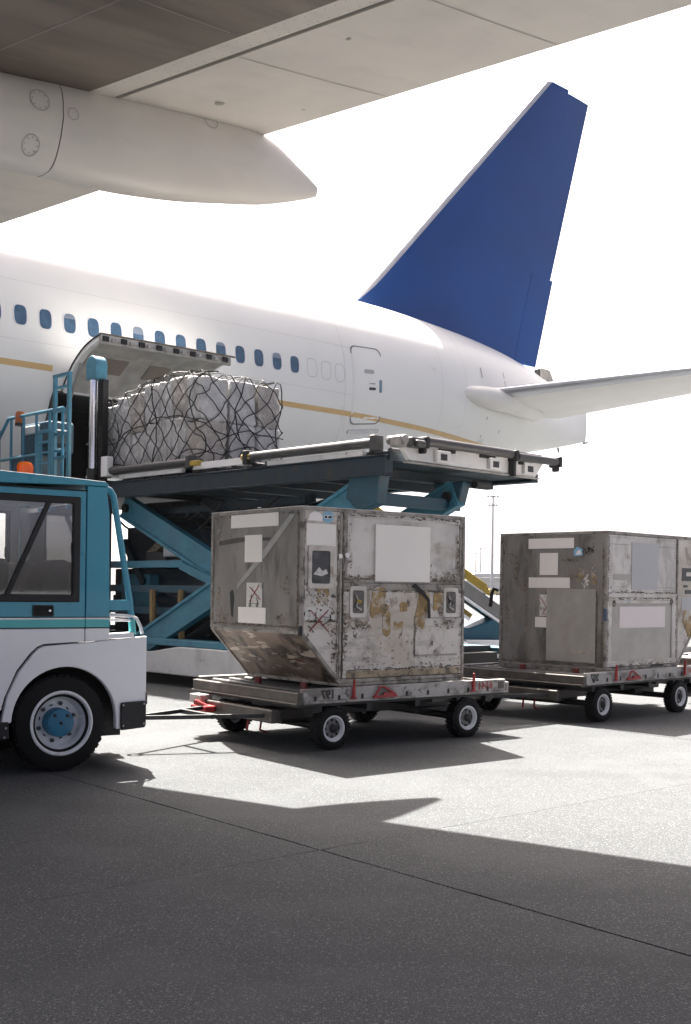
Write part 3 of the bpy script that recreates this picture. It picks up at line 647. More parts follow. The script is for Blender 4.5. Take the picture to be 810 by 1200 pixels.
# stabilizer, both sides
def stab(sd):
    def P(k, f, up):
        # k metres outboard, f chord fraction, up +1/-1 side
        b = 1.35 + k; a0 = 13.75 + .80 * k; a1 = 19.25 + .34 * k; L = a1 - a0
        zz = 7.02 + .125 * k
        tk = .105 * 5 * (.2969 * math.sqrt(f) - .126 * f - .3516 * f**2 + .2843 * f**3 - .1036 * f**4) * L * .9
        return (a0 + L * f, sd * b, zz + up * tk - .02 * f)
    ks = [0, .5, 1, 2, 4, 6, 8.3]
    def piece(f0, f1, name, m, n=10):
        fs = [f0 + (f1 - f0) * (1 - math.cos(math.pi * i / n)) / 2 for i in range(n + 1)]
        MB().loft([[P(k, f, 1) for f in fs] + [P(k, f, -1) for f in reversed(fs)] for k in ks]).build(name, m, air, smooth=True, angle=50)
    piece(0, .085, 'stabilizer_leading_edge', 'le_grey'); piece(.086, .70, 'stabilizer', 'stab_white'); piece(.703, 1, 'elevator', 'stab_white')
    # blended root cuff
    rings = []
    for t in range(15):
        u = t / 14; a = 12.85 + u * 4.6; w_ = herm(FUS, a, 3); r = (.02 + .42 * math.sin(min(1, u * 1.9) * math.pi / 2)) * (1 - .45 * u)
        bb = w_ - .46 + .78 * math.sin(min(1, u * 1.5) * math.pi / 2)
        rings.append([(a, sd * (bb + r * 1.15 * math.cos(q)), 7.03 - .16 * u + r * .92 * math.sin(q)) for q in [2 * math.pi * i / 18 for i in range(18)]])
    MB().loft(rings).build('stabilizer_root_fairing', 'stab_white', air, smooth=True, angle=60)
stab(-1); stab(1)
for a, z0, z1 in ((14.5, 7.55, 7.85), (14.9, 5.9, 6.5), (15.9, 5.75, 6.25), (15.9, 7.5, 7.95)):
    MB().add([fz(a, z0, .012), fz(a + .05, z0, .012), fz(a + .05, z1, .012), fz(a, z1, .012)], [(0, 1, 2, 3)]).build('trim_scale', 'seam', air)

# wing over the camera (near side) and its twin
def wte(b): d = -15.56 - b; return -3.63 + .285 * d, 5.675 + (.047 if d > 0 else .075) * d
def wing_pt(b, c, up):
    # c metres forward of the trailing edge
    a, z = wte(b); L = max(2.4, 7.2 + (b + 15.56) * .33)
    s_ = min(1, c / L); low = -.118 * c + .0088 * c * c
    if c > L - .7: low += .5 * ((c - L + .7) / .7)**2 * .45
    tk = .02 + 3.4 * .30 * (math.sqrt(max(0, 1 - s_)) * .55 + .0) * s_ ** .9 * (L / 7.2)
    zz = z + low + (tk if up else 0)
    return (a - c, b, zz)
def wing_piece(c0w, c1w, bs, name, m, sd=1, n=10, dz=0.0):
    rings = []
    for b in bs:
        L = max(2.4, 7.2 + (b + 15.56) * .33); c1_ = L if c1w is None else c1w
        cs = [c0w + (c1_ - c0w) * i / n for i in range(n + 1)]
        ring = [wing_pt(b, c, False) for c in cs] + [wing_pt(b, c, True) for c in reversed(cs)]
        rings.append([(p[0], p[1] * sd, p[2] + dz) for p in ring])
    return MB().loft(rings).build(name, m, air, smooth=True, angle=30)
bs = [-2.5, -5, -8, -11, -13.5, -15.56, -17.5, -19.5, -22, -25, -28.5]
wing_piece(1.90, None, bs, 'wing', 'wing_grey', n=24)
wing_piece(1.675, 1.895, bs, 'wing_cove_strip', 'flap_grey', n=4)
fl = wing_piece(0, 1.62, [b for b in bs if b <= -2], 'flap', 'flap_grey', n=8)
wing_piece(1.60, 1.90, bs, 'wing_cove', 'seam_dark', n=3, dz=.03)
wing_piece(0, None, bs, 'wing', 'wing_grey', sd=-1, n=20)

wj = MB()
for b in (-14.6, -16.9, -18.4, -19.9, -21.5):
    for c_ in range(16):
        p = wing_pt(b, .02 + c_ * .1, False); q = wing_pt(b, .02 + (c_ + 1) * .1, False)
        wj.add([(p[0], b - .004, p[2] - .003), (p[0], b + .004, p[2] - .003), (q[0], b + .004, q[2] - .003), (q[0], b - .004, q[2] - .003)], [(0, 1, 2, 3)])
for b in (-15.0, -17.2, -19.4, -21.6):
    for c_ in range(30):
        p = wing_pt(b - c_ * .006, 2.0 + c_ * .1, False); q = wing_pt(b - (c_ + 1) * .006, 2.0 + (c_ + 1) * .1, False)
        wj.add([(p[0], p[1] - .005, p[2] - .003), (p[0], p[1] + .005, p[2] - .003), (q[0], q[1] + .005, q[2] - .003), (q[0], q[1] - .005, q[2] - .003)], [(0, 1, 2, 3)])
for c_ in (2.9, 4.1):
    for k in range(60):
        b = -13 - k * .18; p = wing_pt(b, c_, False); q = wing_pt(b - .18, c_, False)
        wj.add([(p[0] - .005, p[1], p[2] - .003), (p[0] + .005, p[1], p[2] - .003), (q[0] + .005, q[1], q[2] - .003), (q[0] - .005, q[1], q[2] - .003)], [(0, 1, 2, 3)])
wj.build('wing_joints', mat('wing_joint', (.30, .275, .25), .6), air, kind='stuff')
fs = MB()
for c_ in (1.72, 1.85):
    for k in range(110):
        p = wing_pt(-13.2 - k * .085, c_, False); fs.add([(p[0] + .006 * math.cos(t * 1.05), p[1] + .006 * math.sin(t * 1.05), p[2] - .0035) for t in range(6)], [tuple(range(6))])
fs.build('wing_fasteners', mat('fastener_grey', (.28, .26, .24), .5), air, kind='stuff')
for b, c_, r in ((-16.05, .95, .05), (-15.6, 1.35, .03), (-17.6, 1.3, .025), (-16.3, .3, .02)):
    p = wing_pt(b, c_, False); MB().add([(p[0] + r * rnd(.6, 1.1) * math.cos(t * .4), p[1] + r * rnd(.6, 1.1) * math.sin(t * .4), wing_pt(b, c_ - r * math.cos(t * .4), False)[2] - .004) for t in range(15)], [tuple(range(15))]).build('oil_smudge', mat('oil_smudge', (.30, .28, .255), .5), air)
# flap track fairing under the near wing
FTF = [(-10.2, 5.34, 5.22, .05), (-9.6, 5.36, 4.98, .17), (-8.6, 5.38, 4.84, .27), (-7.4, 5.40, 4.80, .32), (-6.13, 5.50, 4.80, .33), (-5.74, 5.56, 4.815, .33), (-5.16, 5.64, 4.84, .325), (-4.5, 5.74, 4.91, .30), (-3.9, 5.79, 5.02, .26), (-3.5, 5.72, 5.10, .20), (-3.2, 5.60, 5.19, .125), (-3.0, 5.51, 5.26, .075), (-2.84, 5.435, 5.325, .03)]
def ft_ring(a, sh=0.0):
    t_, bo, w_ = herm(FTF, a, 1), herm(FTF, a, 2), herm(FTF, a, 3)
    pts = []
    for i in range(24):
        q = 2 * math.pi * i / 24; cx, sz = math.cos(q), math.sin(q)
        p = 3.0
        x = (w_ - sh) * math.copysign(abs(cx)**(2 / p), cx); zz = (t_ + bo) / 2 + ((t_ - bo) / 2 - sh) * math.copysign(abs(sz)**(2 / 2.6), sz)
        pts.append((a, -15.43 + x * (1.0 if zz > (t_ + bo) / 2 else 1 - .25 * ((t_ + bo) / 2 - zz) / ((t_ - bo) / 2)), zz))
    return pts
aa = [-5.740 + i * (5.740 - 2.84) / 26 for i in range(27)]
ftf = MB().loft([ft_ring(a) for a in aa]).build('flap_track_fairing', 'fairing', air, smooth=True, angle=60)
aa2 = [-10.2, -10, -9.6, -9, -8.2, -7.4, -6.7, -6.2, -5.95, -5.750]
def nosea(a, z): return a
MB().loft([ft_ring(a) for a in aa2]).build('fairing_nose', 'fairing', ftf, smooth=True, angle=60)
MB().loft([ft_ring(-5.752, .010), ft_ring(-5.738, .010)]).build('fairing_gap', 'seam_dark', ftf)
def ft_disc(a, z, r, name, rivets=8):
    # round access panel on the outboard face: thin ring and rivets
    def sp(da, dz_):
        t_, bo = herm(FTF, a + da, 1), herm(FTF, a + da, 2); w_ = herm(FTF, a + da, 3); c = (t_ + bo) / 2; h = (t_ - bo) / 2
        s_ = max(-1, min(1, (z + dz_ - c) / h)); cx = (1 - abs(s_)**2.6)**(1 / 3.0)
        return Vector((a + da, -15.43 - w_ * cx * (1 if s_ > 0 else 1 + .25 * s_) - .004, z + dz_))
    mb = MB(); n = 24
    v = [sp(r * math.cos(2 * math.pi * i / n), r * math.sin(2 * math.pi * i / n)) for i in range(n)] + [sp((r - .008) * math.cos(2 * math.pi * i / n), (r - .008) * math.sin(2 * math.pi * i / n)) for i in range(n)]
    mb.add(v, [(i, (i + 1) % n, n + (i + 1) % n, n + i) for i in range(n)])
    for k in range(rivets):
        q = 2 * math.pi * k / rivets; c = sp((r - .022) * math.cos(q), (r - .022) * math.sin(q)); d = .006
        mb.add([c + Vector((d * math.cos(t * 1.05), -.002, d * math.sin(t * 1.05))) for t in range(6)], [tuple(range(6))])
    mb.build(name, mat('fairing_seam', (0.36, 0.345, 0.33), .6), ftf)
ft_disc(-5.95, 5.27, .085, 'access_panel'); ft_disc(-5.98, 4.93, .075, 'access_panel'); ft_disc(-4.28, 5.60, .075, 'access_panel', 0); ft_disc(-5.66, 5.24, .05, 'access_panel', 0)

# main gear, far out of the frame to the left, so the aircraft stands on something
for sd in (-1, 1):
    lg = MB(); lg.tube((-9.5, sd * 5.0, 5.2), (-9.5, sd * 5.0, .75), .17, 12); lg.beam((-11.1, sd * 5, .68), (-7.9, sd * 5, .68), .22, .26)
    g_ = lg.build('landing_gear', 'win_frame', air, smooth=True)
    for k in range(3):
        for s2 in (-.5, .5):
            MB().lathe([(.3, -.2), (.55, -.22), (.66, -.12), (.68, 0), (.66, .12), (.55, .22), (.3, .2)], (-11 + 1.5 * k, sd * 5 + s2, .68), 'y', 28).build('wheel', 'rubber', g_, smooth=True)

# ================================================================== CARGO DOLLIES
DY = 38.15
def make_dolly():
    d = thing('cargo_dolly', 'flat cargo dolly', 'cargo dolly', (-0.005, 10.366, 0), DY, 'cargo dollies towed in a train')
    X0, X1, W = -0.48, 2.10, 1.80
    f = MB(); f.box(X0 + .02, X1 - .02, .06, W - .06, .40, .435)
    for x in (X0 + .25, .35, .95, 1.5, 1.9): f.box(x - .03, x + .03, .055, W - .055, .345, .40)
    f.build('deck_frame', 'dolly_dark', d)
    f = MB()
    for y in (.62, 1.12): f.box(X0 + .1, X1 - .08, y - .05, y + .05, .25, .343)
    f.build('chassis_rail', 'dolly_dark', d, bevel=.006)
    for y0, y1, nm in ((0, .055, 0), (W - .055, W, 1)):
        r = MB(); r.box(X0 + .03, X1, y0, y1, .445, .565); r.box(X0 + .03, X1, y0 - .012 * (1 - nm), y1 + .012 * nm, .430, .448)
        r.build('side_rail', 'dolly_white', d, bevel=.006)
    for x0, x1, m in ((X0 - .03, X0 + .03, 'dolly_grey'), (X1, X1 + .05, 'dolly_white')):
        r = MB(); r.box(x0, x1, .0, W, .435, .535); r.box(x0 - .02, x1, .0, W, .425, .442)
        r.build('end_rail', m, d, bevel=.006)
    for k in range(12):                                             # deck rollers
        x = X0 + .16 + k * .19
        if x < X1 - .05: MB().tube((x, .10, .515), (x, W - .10, .515), .033, 12).build('roller', 'roller', d, smooth=True)
    for y in (.5, .9, 1.3): MB().box(X0 + .05, X1 - .03, y - .02, y + .02, .436, .50).build('roller_bearer', 'dolly_dark', d)
    for k in range(9):                                              # dark slots in the side rail
        x = X0 + .16 + k * .27
        if abs(x - .05) < .04: x += .06
        MB().prism([(x - .012, .455), (x + .012, .455), (x + .012, .492), (x, .503), (x - .012, .492)], 'y', -.006, .0).build('rail_slot', 'black', d)
    # red container stops, hinged on the rail
    for x, k in ((.10, 0), (1.62, 0)):
        m = MB(); m.prism([(x - .014, .462), (x + .018, .462), (x + .018, .57), (x + .014, .640), (x + .002, .640), (x - .006, .56)], 'y', -.034, -.008); m.tube((x - .035, -.02, .465), (x + .04, -.02, .465), .009, 8)
        m.build('container_stop', 'red', d, bevel=.004)
    m = MB(); p = [(.36, .468), (.60, .468), (.58, .50), (.44, .545), (.41, .545)]
    m.path([(.36, -.02, .47), (.42, -.02, .555), (.46, -.02, .555), (.60, -.02, .485), (.60, -.02, .465)], .010, 6); m.box(.34, .62, -.03, -.008, .456, .476); m.box(.46, .60, -.026, -.01, .476, .50)
    m.build('stop_lever', 'red', d)
    for y in (.30, 1.05):
        m = MB(); m.box(X0 + .24, X0 + .27, y - .04, y + .04, .50, .60); m.build('container_stop', 'red_dark', d, bevel=.005)
    for y in (.25, 1.5): MB().box(X1 - .10, X1 + .055, y - .05, y + .05, .40, .47).build('bump_stop', 'yellow', d)
    # axles, springs and wheels
    for x, fr in ((-.09, 1), (1.59, 0)):
        m = MB(); m.tube((x, .10, .195), (x, W - .14, .195), .035, 10); m.box(x - .22, x + .22, .52, .58, .20, .26); m.box(x - .22, x + .22, 1.16, 1.22, .20, .26)
        m.build('axle', 'dolly_dark', d)
        for y, sg in ((.01, 1), (1.60, -1)):
            t = MB().lathe([(.115, .012), (.135, .0), (.170, .004), (.190, .022), (.196, .05), (.196, .095), (.190, .122), (.170, .14), (.115, .135)], (0, 0, 0), 'y', 40, False)
            for q in range(36):                                     # tread blocks
                a = 2 * math.pi * q / 36; c = Vector((math.cos(a), 0, math.sin(a))); tt = Vector((-math.sin(a), 0, math.cos(a)))
                t.beam(c * .188 + Vector((0, .015, 0)) - tt * .0, c * .188 + Vector((0, .13, 0)), .018, .022, c)
            t_ = t.build('wheel', 'rubber', d, smooth=True); t_.location = (x, y, .196)
            if sg < 0: t_.rotation_euler = (0, 0, math.pi); t_.location = (x, y + .14, .196)
            rm_ = MB().lathe([(.0, .02), (.045, .018), (.05, .035), (.078, .045), (.092, .030), (.094, .05), (.0, .06)], (0, 0, 0), 'y', 36).build('rim_disc', 'rim_disc', t_, smooth=True)
            MB().lathe([(.088, .034), (.098, .020), (.108, .002), (.119, .003), (.122, .05), (.090, .055)], (0, 0, 0), 'y', 36, False).build('rim', 'rim', t_, smooth=True)
            MB().lathe([(0, -.006), (.03, -.004), (.04, .004), (.042, .03)], (0, 0, 0), 'y', 16).build('hub_cap', 'black', t_, smooth=True)
            for q in range(8):
                a = 2 * math.pi * q / 8; c = (math.cos(a) * .078, .034, math.sin(a) * .078)
                MB().lathe([(.0, 0), (.015, 0.0), (.015, .012)], c, 'y', 8).build('hand_hole', 'black', t_)
    # turntable, front cross member and A-frame drawbar
    m = MB(); m.lathe([(.0, 0), (.26, 0), (.26, .05), (0, .05)], (-.09, .9, .345), 'z', 28); m.build('turntable', 'dolly_dark', d, smooth=True)
    m = MB(); m.box(X0 - .10, X0 - .0, .30, 1.52, .24, .36); m.box(-.42, .3, .42, .50, .25, .35); m.box(-.42, .3, 1.30, 1.38, .25, .35)
    m.build('front_beam', 'dolly_grey', d, bevel=.008)
    m = MB()
    for y in (.42, 1.38): m.beam((X0 - .05, y, .30), (-1.62, .90 + (y - .9) * .05, .30), .036, .036)
    m.beam((-1.0, .60, .30), (-1.0, 1.20, .30), .04, .04); m.path([(-1.62 - .06 * math.cos(q) - .02, .9 + .06 * math.sin(q), .30) for q in [2 * math.pi * i / 14 for i in range(14)]], .018, 8, closed=True)
    m.build('drawbar', 'dolly_dark', d)
    m = MB(); m.box(X0 - .22, X0 - .10, 1.24, 1.52, .26, .32); m.beam((X0 - .16, 1.30, .30), (X0 - .26, 1.38, .36), .05, .05); m.build('brake_lever', 'red', d, bevel=.01)
    MB().box(X0 - .16, X0 - .02, 1.44, 1.64, .33, .41).build('step_plate', 'dolly_white', d, bevel=.005)
    MB().path([(X0 + .1, .75, .25), (X0 + .08, .75, .13), (X0 + .16, .75, .10)], .012, 6).build('safety_strap', 'red', d)
    MB().path([(X0 + .02, .85, .25), (X0, .85, .12)], .012, 6).build('safety_strap', 'red', d)
    m = MB(); m.box(X1 + .05, X1 + .22, .82, .98, .24, .32); m.box(X1 - .3, X1 + .06, .78, 1.02, .28, .34); m.build('rear_coupling', 'dolly_grey', d, bevel=.006)
    m = MB(); m.box(1.2, X1 - .05, .12, .20, .36, .40); m.build('underside_bracket', 'dolly_grey', d)
    return d
dolly = make_dolly()
dolly2 = copy_tree(dolly); dolly2.location = (2.998, 12.92, 0); dolly2.rotation_euler = (0, 0, R(43.97))
dolly3 = copy_tree(dolly); dolly3.location = (6.35, 15.9, 0); dolly3.rotation_euler = (0, 0, R(47))
dolly['label'] = 'dirty white cargo dolly numbered 197 with red stops, coupled behind the blue and white tractor'
dolly2['label'] = 'dirty white cargo dolly numbered 207, under the container at the right'
dolly3['label'] = 'empty cargo dolly just showing behind the slanted end of the right container'
text_mesh('fleet_number', '197', .105, 'black_print', dolly, (-.26, -.002, .475), (1, 0, 0), Z, bold=.004)
text_mesh('fleet_number', '207', .105, 'black_print', dolly2, (-.38, -.002, .475), (1, 0, 0), Z, bold=.004)
for d_ in (dolly, dolly2):
    text_mesh('rail_number', '6541', .105, 'red_print', d_, (1.72, -.002, .475), (1, 0, 0), Z, bold=.002)
    MB().prism([(1.99, .475), (2.07, .475), (2.07, .545), (1.99, .545)], 'y', -.003, 0).build('small_print', 'dolly_grey', d_)

# ================================================================== CONTAINERS
def container(o, yaw, label, flip):
    t = thing('cargo_container', label, 'cargo container', o, yaw, 'metal cargo containers on the dollies')
    L, D, H, OV, OH = 1.56, 1.53, 1.625, .445, .495
    def X(x): return L - x if flip else x
    def bx(mb, x0, x1, y0, y1, z0, z1):
        a, b = sorted((X(x0), X(x1))); return mb.box(a, b, y0, y1, z0, z1)
    core = [(X(x), z) for x, z in ((.04, .03), (L - .034, .03), (L - .034, H - .012), (-OV + .034, H - .012), (-OV + .034, OH + .02), (.03, .03))]
    MB().prism(core, 'y', .034, D - .034).build('shell', 'uld_dark', t)
    # base pallet with edge rail
    b = MB(); bx(b, 0, L, 0, D, 0, .032); b.build('base_plate', 'uld_frame', t, bevel=.004)
    # roof
    r = MB(); bx(r, -OV, L, 0, D, H - .012, H + .004); r.build('roof_sheet', 'uld_light', t)
    # posts and rails
    def bar(pts, w_, nm='frame_bar'):
        m = MB()
        for p, q in pts: m.beam((X(p[0]), p[1], p[2]), (X(q[0]), q[1], q[2]), w_, w_)
        return m.build(nm, 'uld_frame', t, bevel=.005)
    e = .016
    for y in (e, D - e):
        bar([((-OV + e, y, OH), (-OV + e, y, H - .035))], .036, 'corner_post'); bar([((L - e, y, .035), (L - e, y, H - .035))], .036, 'corner_post')
        bar([((-OV + e, y, OH), (e * .6, y, .03))], .036, 'slant_rail'); bar([((0, y - .002, .035), (0, y - .002, H - .035))], .030, 'centre_post')
        bar([((-OV, y, H - .016), (L, y, H - .016))], .036, 'top_rail'); bar([((0, y, .050), (L, y, .050))], .036, 'bottom_rail')
    bar([((-OV + e, e, H - .016), (-OV + e, D - e, H - .016))], .033, 'top_rail'); bar([((L - e, e, H - .016), (L - e, D - e, H - .016))], .033, 'top_rail')
    bar([((-OV + e, .03, OH), (-OV + e, D - .03, OH))], .030, 'slant_rail'); bar([((L - e, e, .05), (L - e, D - e, .05))], .033, 'bottom_rail')
    # sheets
    def sheet(nm, x0, x1, z0, z1, m, y=0.016, th=.010, amp=.004, seed=0):
        a, b_ = sorted((X(x0), X(x1)))
        return MB().panel((a, y, z0), (b_ - a, 0, 0), (0, 0, z1 - z0), (0, -1, 0), th, amp, seed=seed).build(nm, m, t, smooth=True, angle=30)
    sd = 3.3 if flip else 0.4
    rivet = MB()
    def rivs(p, q, n_, nrm, r=.0055):
        p = Vector(p); q = Vector(q); nrm = Vector(nrm).normalized(); u = nrm.orthogonal().normalized(); w_ = nrm.cross(u)
        for k in range(n_):
            c = p + (q - p) * (k + .5) / n_; vs = [c + (u * math.cos(i * 1.0472) + w_ * math.sin(i * 1.0472)) * r for i in range(6)] + [c + nrm * .004]
            rivet.add(vs, [(i, (i + 1) % 6, 6) for i in range(6)])
    ends = {}
    # far flat end, overhang end, slanted sheet
    def end_sheet(nm, x, nrm, z0, z1, m, amp, s_):
        return MB().panel((X(x), .03 if nrm < 0 else .03, z0), (0, D - .06, 0), (0, 0, z1 - z0), (nrm * (-1 if flip else 1), 0, 0), .010, amp, seed=s_, nx=18, ny=18).build(nm, m, t, smooth=True, angle=30)
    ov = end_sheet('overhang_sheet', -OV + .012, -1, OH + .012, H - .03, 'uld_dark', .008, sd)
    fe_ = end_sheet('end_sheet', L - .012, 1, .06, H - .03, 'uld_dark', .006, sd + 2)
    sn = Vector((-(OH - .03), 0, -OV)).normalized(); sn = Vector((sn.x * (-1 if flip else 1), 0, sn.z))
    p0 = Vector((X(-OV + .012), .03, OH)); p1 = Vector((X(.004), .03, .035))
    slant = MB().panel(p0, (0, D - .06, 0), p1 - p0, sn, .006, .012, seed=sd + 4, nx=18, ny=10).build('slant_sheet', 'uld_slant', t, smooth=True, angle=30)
    return t, X, sheet, rivs, rivet, dict(ov=ov, fe=fe_, slant=slant)

def decal(parent, nm, m, quad, off, nrm, kind=None):
    nrm = Vector(nrm).normalized(); q = [Vector(p) for p in quad]; n = len(q)
    return MB().add([p + nrm * off for p in q] + [p for p in q], [tuple(range(n))] + [(i, (i + 1) % n, n + (i + 1) % n, n + i) for i in range(n)]).build(nm, m, parent)
def fdec(t, nm, m, x0, x1, z0, z1, off=.016, y=.0165):               # on the front face, local x and z
    return decal(t, nm, m, [(x0, y, z0), (x1, y, z0), (x1, y, z1), (x0, y, z1)], off, (0, -1, 0))
def edec(t, nm, m, x, y0, y1, z0, z1, sgn=-1, off=.016, inset=.012):               # on an end face at local x
    x = x - sgn * inset
    return decal(t, nm, m, [(x, y0, z0), (x, y1, z0), (x, y1, z1), (x, y0, z1)], off, (sgn, 0, 0))
def poly_front(t, nm, m, pts, off=.0152, y=.0165):
    return decal(t, nm, m, [(x, y, z) for x, z in pts], off, (0, -1, 0))
def poly_end(t, nm, m, x, pts, off=.0152, sgn=-1, inset=.012):
    x = x - sgn * inset
    return decal(t, nm, m, [(x, y, z) for y, z in pts], off, (sgn, 0, 0))
def flakes(t, nm, m, cx, cz, wx, wz, n, place, off, nrm, seed=0, dens=1.0):
    # scraped area: a cluster of many small ragged chips, denser towards its middle
    rs = random.Random(seed); mb = MB(); nrm = Vector(nrm).normalized()
    for k in range(n):
        a = rs.gauss(0, .24) * wx; b = rs.gauss(0, .24) * wz; r = rs.uniform(.0025, .011) * (1.7 if rs.random() < .15 else 1)
        pts = []
        for i in range(7):
            q = 2 * math.pi * i / 7; rr = r * rs.uniform(.45, 1.4); pts.append((cx + a + rr * math.cos(q) * rs.uniform(.8, 1.7), cz + b + rr * math.sin(q)))
        o_ = off + k * .00001
        mb.add([Vector(place(*p)) + nrm * o_ for p in pts], [tuple(range(7))])
    return mb.build(nm, m, t, kind='stuff')
def line_dec(t, nm, m, segs, P, w_=.012):
    mb = MB()
    for a, b in segs: mb.beam(P(*a), P(*b), w_, w_ * .5)
    return mb.build(nm, m, t)

# ---- near container
c1, X, sheet, rivs, riv, pc = container((-.042, 10.413, .566), DY, 'battered metal container with slanted base and two latches, on the dolly numbered 197', False)
OVX = -.445
sheet('wing_sheet', -.42, -.016, .60, 1.595, 'uld_white', amp=.003, seed=1)
MB().prism([(-.428, .51), (-.018, .055), (-.018, .597), (-.428, .597)], 'y', .007, .016).build('wing_sheet', 'uld_white', c1)
up = sheet('door_sheet', .035, 1.53, .955, 1.585, 'uld_light', y=.022, amp=.006, seed=2)
lo_ = sheet('door_sheet', .035, 1.53, .075, .885, 'uld_white', amp=.006, seed=5)
MB().box(.02, 1.545, .002, .018, .888, .950).build('mid_rail', 'uld_frame', c1, bevel=.004)
for x0, x1, z0, z1 in ((.022, .075, .955, 1.59), (1.49, 1.54, .955, 1.59)): MB().box(x0, x1, .004, .014, z0, z1).build('door_trim', 'uld_frame', c1)
MB().box(.022, 1.54, .005, .014, 1.545, 1.59).build('door_trim', 'uld_light', c1); MB().box(.022, 1.54, .004, .014, .953, .985).build('door_trim', 'uld_frame', c1)
MB().box(.08, 1.50, -.001, .006, .075, .135).build('kick_strip', mat('scuffed_kick_strip', (0.30, 0.24, 0.16), .6, var=.35, vscale=7, layers=[((0.06, 0.05, 0.04), 10, .5, .62, (1, 1, 1), 3, .9), ((.5, .48, .45), 8, .62, .68, (1, 1, 1), 5, .7)]), c1)
MB().box(.905, .914, .0, .008, .27, .62).build('patch_seam', 'uld_frame', c1); MB().box(.905, 1.50, .0, .008, .62, .627).build('patch_seam', 'uld_frame', c1); MB().box(.92, 1.47, .0, .008, .262, .269).build('patch_seam', 'uld_frame', c1)
rivs((-.42, .012, 1.585), (-.03, .012, 1.585), 12, (0, -1, 0)); rivs((-.425, .010, .55), (-.425, .010, 1.58), 22, (0, -1, 0)); rivs((-.03, .006, .1), (-.03, .006, 1.58), 34, (0, -1, 0))
rivs((.04, .001, 1.568), (1.53, .001, 1.568), 34, (0, -1, 0)); rivs((.05, .002, .97), (.05, .002, 1.55), 14, (0, -1, 0)); rivs((1.515, .002, .97), (1.515, .002, 1.55), 14, (0, -1, 0))
rivs((.06, .004, .87), (1.51, .004, .87), 40, (0, -1, 0)); rivs((.055, .004, .09), (.055, .004, .85), 18, (0, -1, 0)); rivs((1.505, .004, .09), (1.505, .004, .85), 18, (0, -1, 0)); rivs((.1, .004, .15), (1.48, .004, .15), 30, (0, -1, 0)); rivs((.93, -.001, .255), (1.47, -.001, .255), 16, (0, -1, 0)); rivs((.90, -.001, .28), (.90, -.001, .62), 10, (0, -1, 0))
rivs((OVX - .002, .06, .53), (OVX - .002, 1.48, .53), 34, (-1, 0, 0)); rivs((OVX - .002, .06, 1.575), (OVX - .002, 1.48, 1.575), 34, (-1, 0, 0)); rivs((OVX - .002, .045, .55), (OVX - .002, .045, 1.57), 28, (-1, 0, 0)); rivs((OVX - .002, 1.485, .55), (OVX - .002, 1.485, 1.57), 28, (-1, 0, 0))
riv.build('rivets', 'uld_frame', c1, kind='stuff')
# placard window in the wing sheet
ou = rrect(-.232, 1.085, .285, .385, .03); im_ = rrect(-.232, 1.085, .205, .295, .02)
MB().ring(ou, im_, 'y', -.008, .006).build('placard_frame', 'uld_white', c1, bevel=.003)
pf = MB().prism(im_, 'y', .001, .005).build('placard_pocket', mat('dark_pocket', (.05, .05, .055), .18, var=.4, vscale=8), c1)
poly_front(c1, 'paper_scrap', 'sticker', [(-.31, 1.02), (-.22, 1.005), (-.15, 1.03), (-.17, 1.07), (-.21, 1.05), (-.25, 1.085), (-.29, 1.045)], .003, .002)
# latches
for cx in (.205, 1.375):
    MB().ring(rrect(cx, .775, .20, .29, .03), rrect(cx, .775, .13, .21, .02), 'y', -.004, .006).build('latch_frame', 'uld_light', c1, bevel=.003)
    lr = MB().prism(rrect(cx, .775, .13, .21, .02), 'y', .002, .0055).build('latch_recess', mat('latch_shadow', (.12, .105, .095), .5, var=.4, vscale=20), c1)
    MB().path([(cx - .035, -.004, .84), (cx - .01, -.012, .79), (cx - .03, -.010, .73), (cx + .035, -.008, .70)], .009, 6).build('latch_handle', 'steel', c1)
    m = MB(); m.tube((cx - .02, -.004, .79), (cx + .02, -.012, .77), .018, 8); m.build('latch_knob', 'yellow' if cx < 1 else 'roller', c1, smooth=True)
rs_ = random.Random(5)
def grime(t, x0, z0, x1, z1, n, place, off, nrm, nm='edge_grime'):
    mb = MB(); nrm = Vector(nrm)
    for k in range(n):
        f = rs_.random(); cx = x0 + (x1 - x0) * f + rs_.gauss(0, .006); cz = z0 + (z1 - z0) * f + rs_.gauss(0, .006)
        lx, lz = (rs_.uniform(.008, .04), rs_.uniform(.003, .008)) if abs(x1 - x0) > abs(z1 - z0) else (rs_.uniform(.003, .008), rs_.uniform(.008, .04))
        pts = [(cx + lx * math.cos(q) * rs_.uniform(.6, 1.2), cz + lz * math.sin(q) * rs_.uniform(.6, 1.2)) for q in [2 * math.pi * i / 7 for i in range(7)]]
        mb.add([Vector(place(*p)) + nrm * (off + k * .00001) for p in pts], [tuple(range(7))])
    return mb.build(nm, 'grime', t, kind='stuff')
pf_ = lambda a, b: (a, .0165, b)
for g_ in ((.03, .10, .03, 1.58, 90), (.03, .985, 1.52, .985, 60), (1.53, .10, 1.53, 1.58, 80), (.03, .875, 1.52, .875, 70), (.06, .145, 1.5, .145, 70), (-.415, .56, -.415, 1.58, 60), (-.035, .1, -.035, 1.58, 90), (.04, 1.58, 1.52, 1.58, 40), (-.40, .60, -.05, .60, 30), (.905, .27, .905, .62, 24)):
    grime(c1, *g_, pf_, .0172, (0, -1, 0))
pe_ = lambda a, b: (OVX + .012, a, b)
for g_ in ((.05, .56, .05, 1.57, 70), (1.48, .56, 1.48, 1.57, 60), (.05, .545, 1.48, .545, 90), (.05, 1.575, 1.48, 1.575, 50)):
    grime(c1, *g_, pe_, .0150, (-1, 0, 0))
